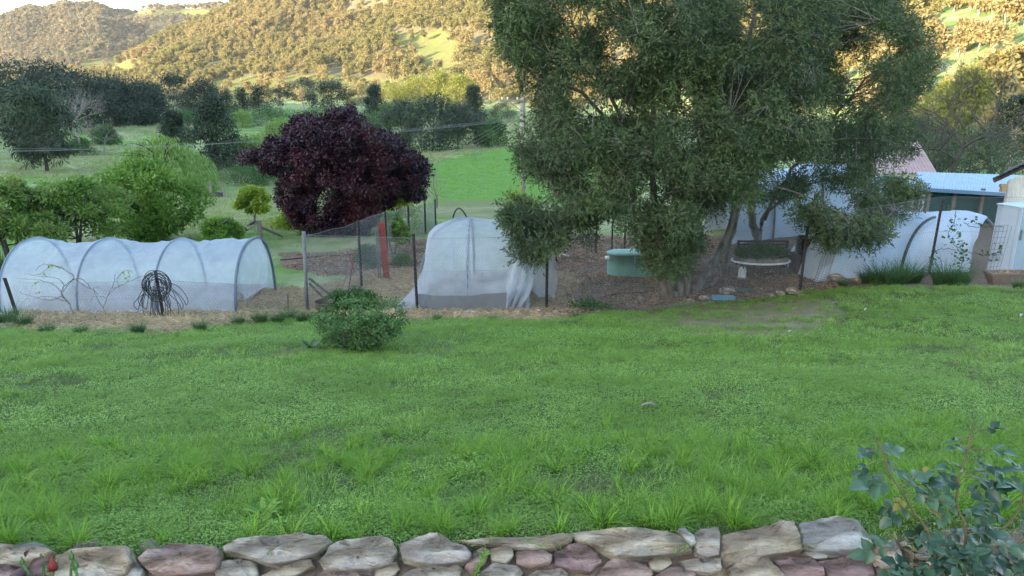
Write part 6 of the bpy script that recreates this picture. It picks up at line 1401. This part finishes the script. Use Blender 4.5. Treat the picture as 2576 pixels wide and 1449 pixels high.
# packed smaller stones filling the gaps behind
rg = R_(95); k = 0
for row, (v0, n) in enumerate(((1400, 26), (1432, 26), (1468, 24))):
    for i in range(n):
        u = -60+(i+.5+rg.uniform(-.3, .3))*2720/n; v = v0+rg.normal()*7+(-45 if u > 1750 else -20 if u > 1150 else 0)*.6; c = onwall(u, v, -.10); r_ = R_(1000+k); V, F = rock(r_, .15+.07*rg.random(), .13, .10+.04*rg.random(), k+2, 3)
        mb = MB(); mb.add(V @ rot(.5, 0, rg.normal()*.4).T+c, None, F)
        ci = int(rg.integers(5)); nb = min(STC, key=lambda q: (q[0]-u)**2+(q[1]-v)**2*3); nk = ' '.join(nb[2].replace('the left end of ', '').split()[:4])
        solo('filler_stone', mb, M[(g_, k_, w_, p_, t_)[ci]], 'small %s stone wedged %s %s the %s' % (('grey', 'pink', 'whitish', 'purple', 'tan')[ci], ('high', 'midway', 'low')[row], 'left of' if u < nb[0] else 'right of', nk), 'stone', c, 'small stones wedged into the gaps of the wall'); k += 1

# ------------------------------------------------------------------ roses in the foreground
def leaf(mb, base, ax, up, L, W, v, fold=.25, curl=.25, nu=7):
    ax = nrm(np.array(ax, float)); s = nrm(np.cross(ax, up)); n = np.cross(s, ax); t = np.linspace(0, 1, nu)
    w = W*.5*np.sin(np.pi*np.clip(t*.94+.03, 0, 1)**.8)*(1+.06*np.cos(np.arange(nu)*math.pi)); c = base+ax*(t*L)[:, None]-n*(curl*L*t*t)[:, None]; G_ = []
    for k, f in ((-1, fold), (-.5, fold*.45), (0, 0), (.5, fold*.45), (1, fold)): G_.append(c+s*(w*k)[:, None]+n*(np.abs(k)*w*fold*1.2)[:, None]+n*(.03*L*math.sin(k*7)*np.sin(t*9))[:, None]*.5)
    mb.add(np.stack(G_, 1).reshape(-1, 3), np.concatenate([np.array([[i*5+j, i*5+j+1, (i+1)*5+j+1, (i+1)*5+j] for j in range(4)]) for i in range(nu-1)]), None, v)
def spray_leaf(mb, st, p, d, L, rg, n=5, v=None):
    """compound rose leaf"""
    d = nrm(np.array(d, float)); e = p+d*L; q = bez(p, (p+e)/2+[0, 0, .012], e+[0, 0, -.008], 6); st.tube(q, np.linspace(.0022, .0012, 6), 5, False); vv = rg.random() if v is None else v
    up = nrm(np.array([0, -.25, 1])+rg.normal(size=3)*.25); s = nrm(np.cross(d, up)); ls = L*.62
    leaf(mb, q[-1], d+rg.normal(size=3)*.15, up, ls*1.05, ls*.74, vv)
    for f, k in ((.85, 1), (.85, -1), (.45, 1), (.45, -1))[:n-1]: leaf(mb, q[int(f*5)], s*k+d*.55+rg.normal(size=3)*.15, up+rg.normal(size=3)*.2, ls*(.85 if f > .6 else .68), ls*(.62 if f > .6 else .5), np.clip(vv+rg.normal()*.15, 0, 1))
def bud(root, p, d, s, m_out, m_in, nm='rosebud', sl=1.0):
    d = nrm(np.array(d, float)); mb = MB(); z = np.array([-.5, -.3, -.05, .3, .8, 1.35]); r = np.array([.18, .42, .5, .42, .22, .03]); mb.tube(p+d*(z*s)[:, None], r*s, 10); o = part(nm, mb, m_in, root, True)
    mb = MB(); a0 = nrm(np.cross(d, [.3, .9, .1])); b0 = np.cross(d, a0)
    for k in range(5):
        a = k*1.257; o_ = a0*math.cos(a)+b0*math.sin(a); P = np.array([p+d*s*zz+o_*s*rr for zz, rr in ((-.5, .2), (-.1, .55), (.5, .48), (1.1, .22), (1.7, .12))]) if sl == 1 else np.array([p+d*s*zz+o_*s*rr for zz, rr in ((-.5, .2), (-.35, .45), (-.2, .7), (-.1, .9), (.05, 1.05))]); S = np.cross(d, o_)*s*.3; w = np.array([1, 1.1, .8, .4, .02])[:, None]; mb.grid(np.stack([P-S*w, P+o_*s*.06, P+S*w], 1))
    mb.tube([p-d*s*.5, p-d*s*.9], [s*.25, s*.12], 8); o2 = part('sepals', mb, m_out, o, True)
DR = 2.30
root = thing('rose_plant', 'tall rose with bluish green leaves and closed buds at the lower right', 'rose', at(2405, 1500, DR)); rg = R_(801); st = MB(); lf = MB(); yl = MB()
canes = [[(2400, 1520), (2380, 1440), (2375, 1370), (2330, 1290), (2250, 1240), (2225, 1190), (2200, 1130)], [(2420, 1520), (2428, 1420), (2428, 1330), (2405, 1260), (2420, 1180), (2440, 1110), (2450, 1060)], [(2440, 1520), (2470, 1400), (2500, 1350), (2560, 1290), (2585, 1200)], [(2400, 1520), (2500, 1420), (2560, 1370), (2640, 1340)], [(2390, 1520), (2340, 1440), (2300, 1400)]]
canes[0] = [(2395, 1520), (2382, 1440), (2370, 1370), (2335, 1310), (2262, 1262), (2232, 1200), (2203, 1135)]
canes[0] = [(2395, 1520), (2375, 1420), (2358, 1340), (2318, 1290), (2300, 1235), (2280, 1190), (2255, 1140)]
# measured from the photograph
canes[0] = [(2400, 1520), (2372, 1440), (2342, 1370), (2330, 1330), (2300, 1290), (2270, 1240), (2240, 1190), (2208, 1110)]
cp = []
for k, c in enumerate(canes):
    P = spline([at(u, v, DR+.03*k-.05) for u, v in c], 8); P[2:-1] += rg.normal(size=(len(P)-3, 3))*.0015; st.tube(P, np.linspace(.0065, .0028, len(P)), 7); cp.append(P)
    for q in range(3, len(P)-2, 4):
        dd = nrm(rg.normal(size=3)); st.tube([P[q], P[q]+dd*.011], [.0018, .0002], 4, False)
def leafat(u, v, du, dv, L, n=5, dep=0.0, m=None, val=None):
    p = at(u, v, DR+dep); e = at(u+du, v+dv, DR+dep+rg.uniform(-.04, .02)); spray_leaf(m or lf, st, p, e-p, L, rg, n, val)
for a in [tuple(q[:4])+(q[4]*1.4,)+tuple(q[5:]) for q in [(2205, 1135, -40, 5, .045), (2208, 1140, 40, -10, .05), (2212, 1160, -45, 20, .045, 3), (2215, 1165, 40, 15, .05), (2222, 1185, -30, 20, .035, 3), (2250, 1220, -90, -5, .085), (2258, 1225, 60, -30, .06), (2258, 1230, 80, -15, .075), (2275, 1240, 75, 10, .07), (2290, 1260, -50, 15, .055), (2300, 1275, -70, 30, .06),
          (2452, 1090, 50, -15, .05, 3), (2450, 1100, -45, 5, .04, 3), (2446, 1130, -30, -5, .045, 3), (2446, 1132, 50, 0, .06, 3), (2436, 1160, 40, 10, .05), (2430, 1180, -60, -10, .055), (2428, 1190, 80, -5, .075), (2425, 1200, 90, 20, .085), (2420, 1220, -60, -20, .06), (2415, 1240, -70, 10, .07), (2412, 1250, 80, -20, .08), (2408, 1270, -40, 30, .05), (2410, 1290, 60, 15, .06),
          (2585, 1200, -20, -20, .05), (2580, 1220, -40, -5, .06), (2570, 1260, -50, 5, .07), (2540, 1310, -60, -20, .06), (2540, 1300, 60, 20, .08), (2520, 1330, -70, 10, .06), (2560, 1370, 30, -30, .06), (2540, 1390, 40, 30, .08), (2590, 1350, 40, 10, .08), (2500, 1420, 60, 25, .07), (2530, 1400, 60, 50, .09)]]: leafat(*a)
for _ in range(105):                                              # dense base foliage
    u, v = rg.uniform(2205, 2520), rg.uniform(1300, 1470)
    if (u-2380)**2/150**2+(v-1410)**2/78**2 > 1: continue
    a = rg.random()*6.28; leafat(u, v, 50*math.cos(a), 30*math.sin(a), .068+.035*rg.random(), 5, rg.uniform(-.12, .16), None, rg.random()*.7)
for a in [(2290, 1245, -30, 20, .05, 3), (2310, 1260, 50, -10, .07, 5), (2320, 1280, 70, 15, .06, 5), (2330, 1330, -20, 30, .05, 3), (2300, 1200, 25, -20, .04, 1), (2430, 1420, 50, -20, .06, 3)]: leafat(*a, dep=-.03, m=yl, val=.25)
part('canes', st, M['stem'], root, True); part('leaves', lf, M['roseleaf'], root, True); part('young_leaves', yl, M['roseyoung'], root, True, 'yellow green and bronze young leaves')
for (u, v, du, dv, s) in ((2203, 1100, 0, -10, .011), (2190, 1120, -4, -10, .007), (2217, 1122, 4, -10, .007), (2450, 1048, 0, -10, .013), (2434, 1068, -6, -10, .008), (2468, 1066, 6, -8, .008), (2462, 1080, 4, -10, .007), (2445, 1098, -4, 4, .006)):
    p = at(u, v, DR-.02); e = at(u+du, v+dv, DR-.02); bud(root, p, e-p, s, M['stemgreen'], M['stem'] if s > .01 else M['stemgreen'])
    c = MB(); base = at(2206, 1150, DR-.02) if u < 2300 else at(2450, 1110, DR-.02); c.tube([p-nrm(e-p)*s*.5, base], .002, 5); part('bud_stalk', c, M['stemgreen'], root)
# red rose bud and bronze leaves at the lower left
DL = 1.35
root = thing('red_rose', 'dark red rosebud with bronze leaves at the lower left corner', 'rose', at(135, 1540, DL)); rg = R_(802); st = MB(); lf = MB()
bud(root, at(133, 1425, DL), at(130, 1400, DL)-at(133, 1425, DL), .019, M['stemgreen'], M['petal'], 'red_bud', .4)
for c in ([(133, 1438), (132, 1470), (135, 1540)], [(108, 1415), (112, 1460), (120, 1540)], [(58, 1420), (70, 1440), (90, 1480), (110, 1540)]): st.tube(spline([at(u, v, DL) for u, v in c], 5), .0028, 6)
bud(root, at(105, 1405, DL+.01), np.array([0, 0, 1.0]), .0075, M['stemgreen'], M['stemgreen'], 'green_bud'); bud(root, at(56, 1415, DL), np.array([0, .1, 1.0]), .008, M['stemgreen'], M['stem'], 'small_bud')
for (u, v, du, dv, L) in ((62, 1400, 10, -25, .022), (75, 1425, 60, -30, .045), (70, 1435, -40, 10, .04), (80, 1440, 0, 25, .04), (90, 1445, 40, 20, .035), (60, 1440, -50, 30, .045), (75, 1450, 30, 30, .035)):
    p = at(u, v, DL); leaf(lf, p, at(u+du, v+dv, DL-.01)-p, nrm(np.array([0, -.8, .6])+rg.normal(size=3)*.3), L, L*.5, rg.random())
part('stems', st, M['stemgreen'], root, True); part('bronze_leaves', lf, M['bronze'], root, True)
root = thing('rosebud_stems', 'two closed green rosebuds on thin stems right of the red bud', 'rosebud', at(185, 1540, DL)); st = MB()
for c in ([(180, 1412), (178, 1450), (176, 1540)], [(192, 1436), (194, 1465), (190, 1540)], [(180, 1425), (192, 1440), (194, 1450)]): st.tube(spline([at(u, v, DL) for u, v in c], 5), .0028, 6)
bud(root, at(180, 1402, DL), np.array([0, .1, 1.0]), .0095, M['stemgreen'], M['stemgreen'], 'green_bud'); bud(root, at(191, 1424, DL), np.array([-.1, .1, 1.0]), .0105, M['stemgreen'], M['stemgreen'], 'green_bud'); part('stems', st, M['stemgreen'], root, True)
# green shoot in the wall
p = onwall(1192, 1460, .03); mb = MB(); rg = R_(803); e = onwall(1222, 1392, .06); P = bez(p, (p+e)/2+[-.01, 0, 0], e, 8); mb.tube(P, .002, 5)
for q in P[1:]:
    for _ in range(7): leaf(mb, q+rg.normal(size=3)*.004, nrm(e-p)*.9+rg.normal(size=3)*.7, np.array([0, -.6, .8]), .028, .006, rg.random())
solo('green_shoot', mb, M['green'], 'small narrow leaved green shoot growing out of the stones', 'plant', p, smooth=True)
# haze in the air
if HAZE > 0:
    mb = MB(); mb.box((0, 600, 130), (3600, 2700, 330)); m = bpy.data.materials.new('haze'); m.use_nodes = True; n = m.node_tree; n.nodes.remove(n.nodes['Principled BSDF'])
    v = N(n, 'ShaderNodeVolumePrincipled'); v.inputs['Density'].default_value = HAZE; v.inputs['Color'].default_value = (.86, .89, .95, 1); n.links.new(v.outputs[0], n.nodes['Material Output'].inputs['Volume'])
    o = bpy.data.objects.new('haze', mb.mesh('haze', m)); COL.objects.link(o); o['kind'] = 'stuff'
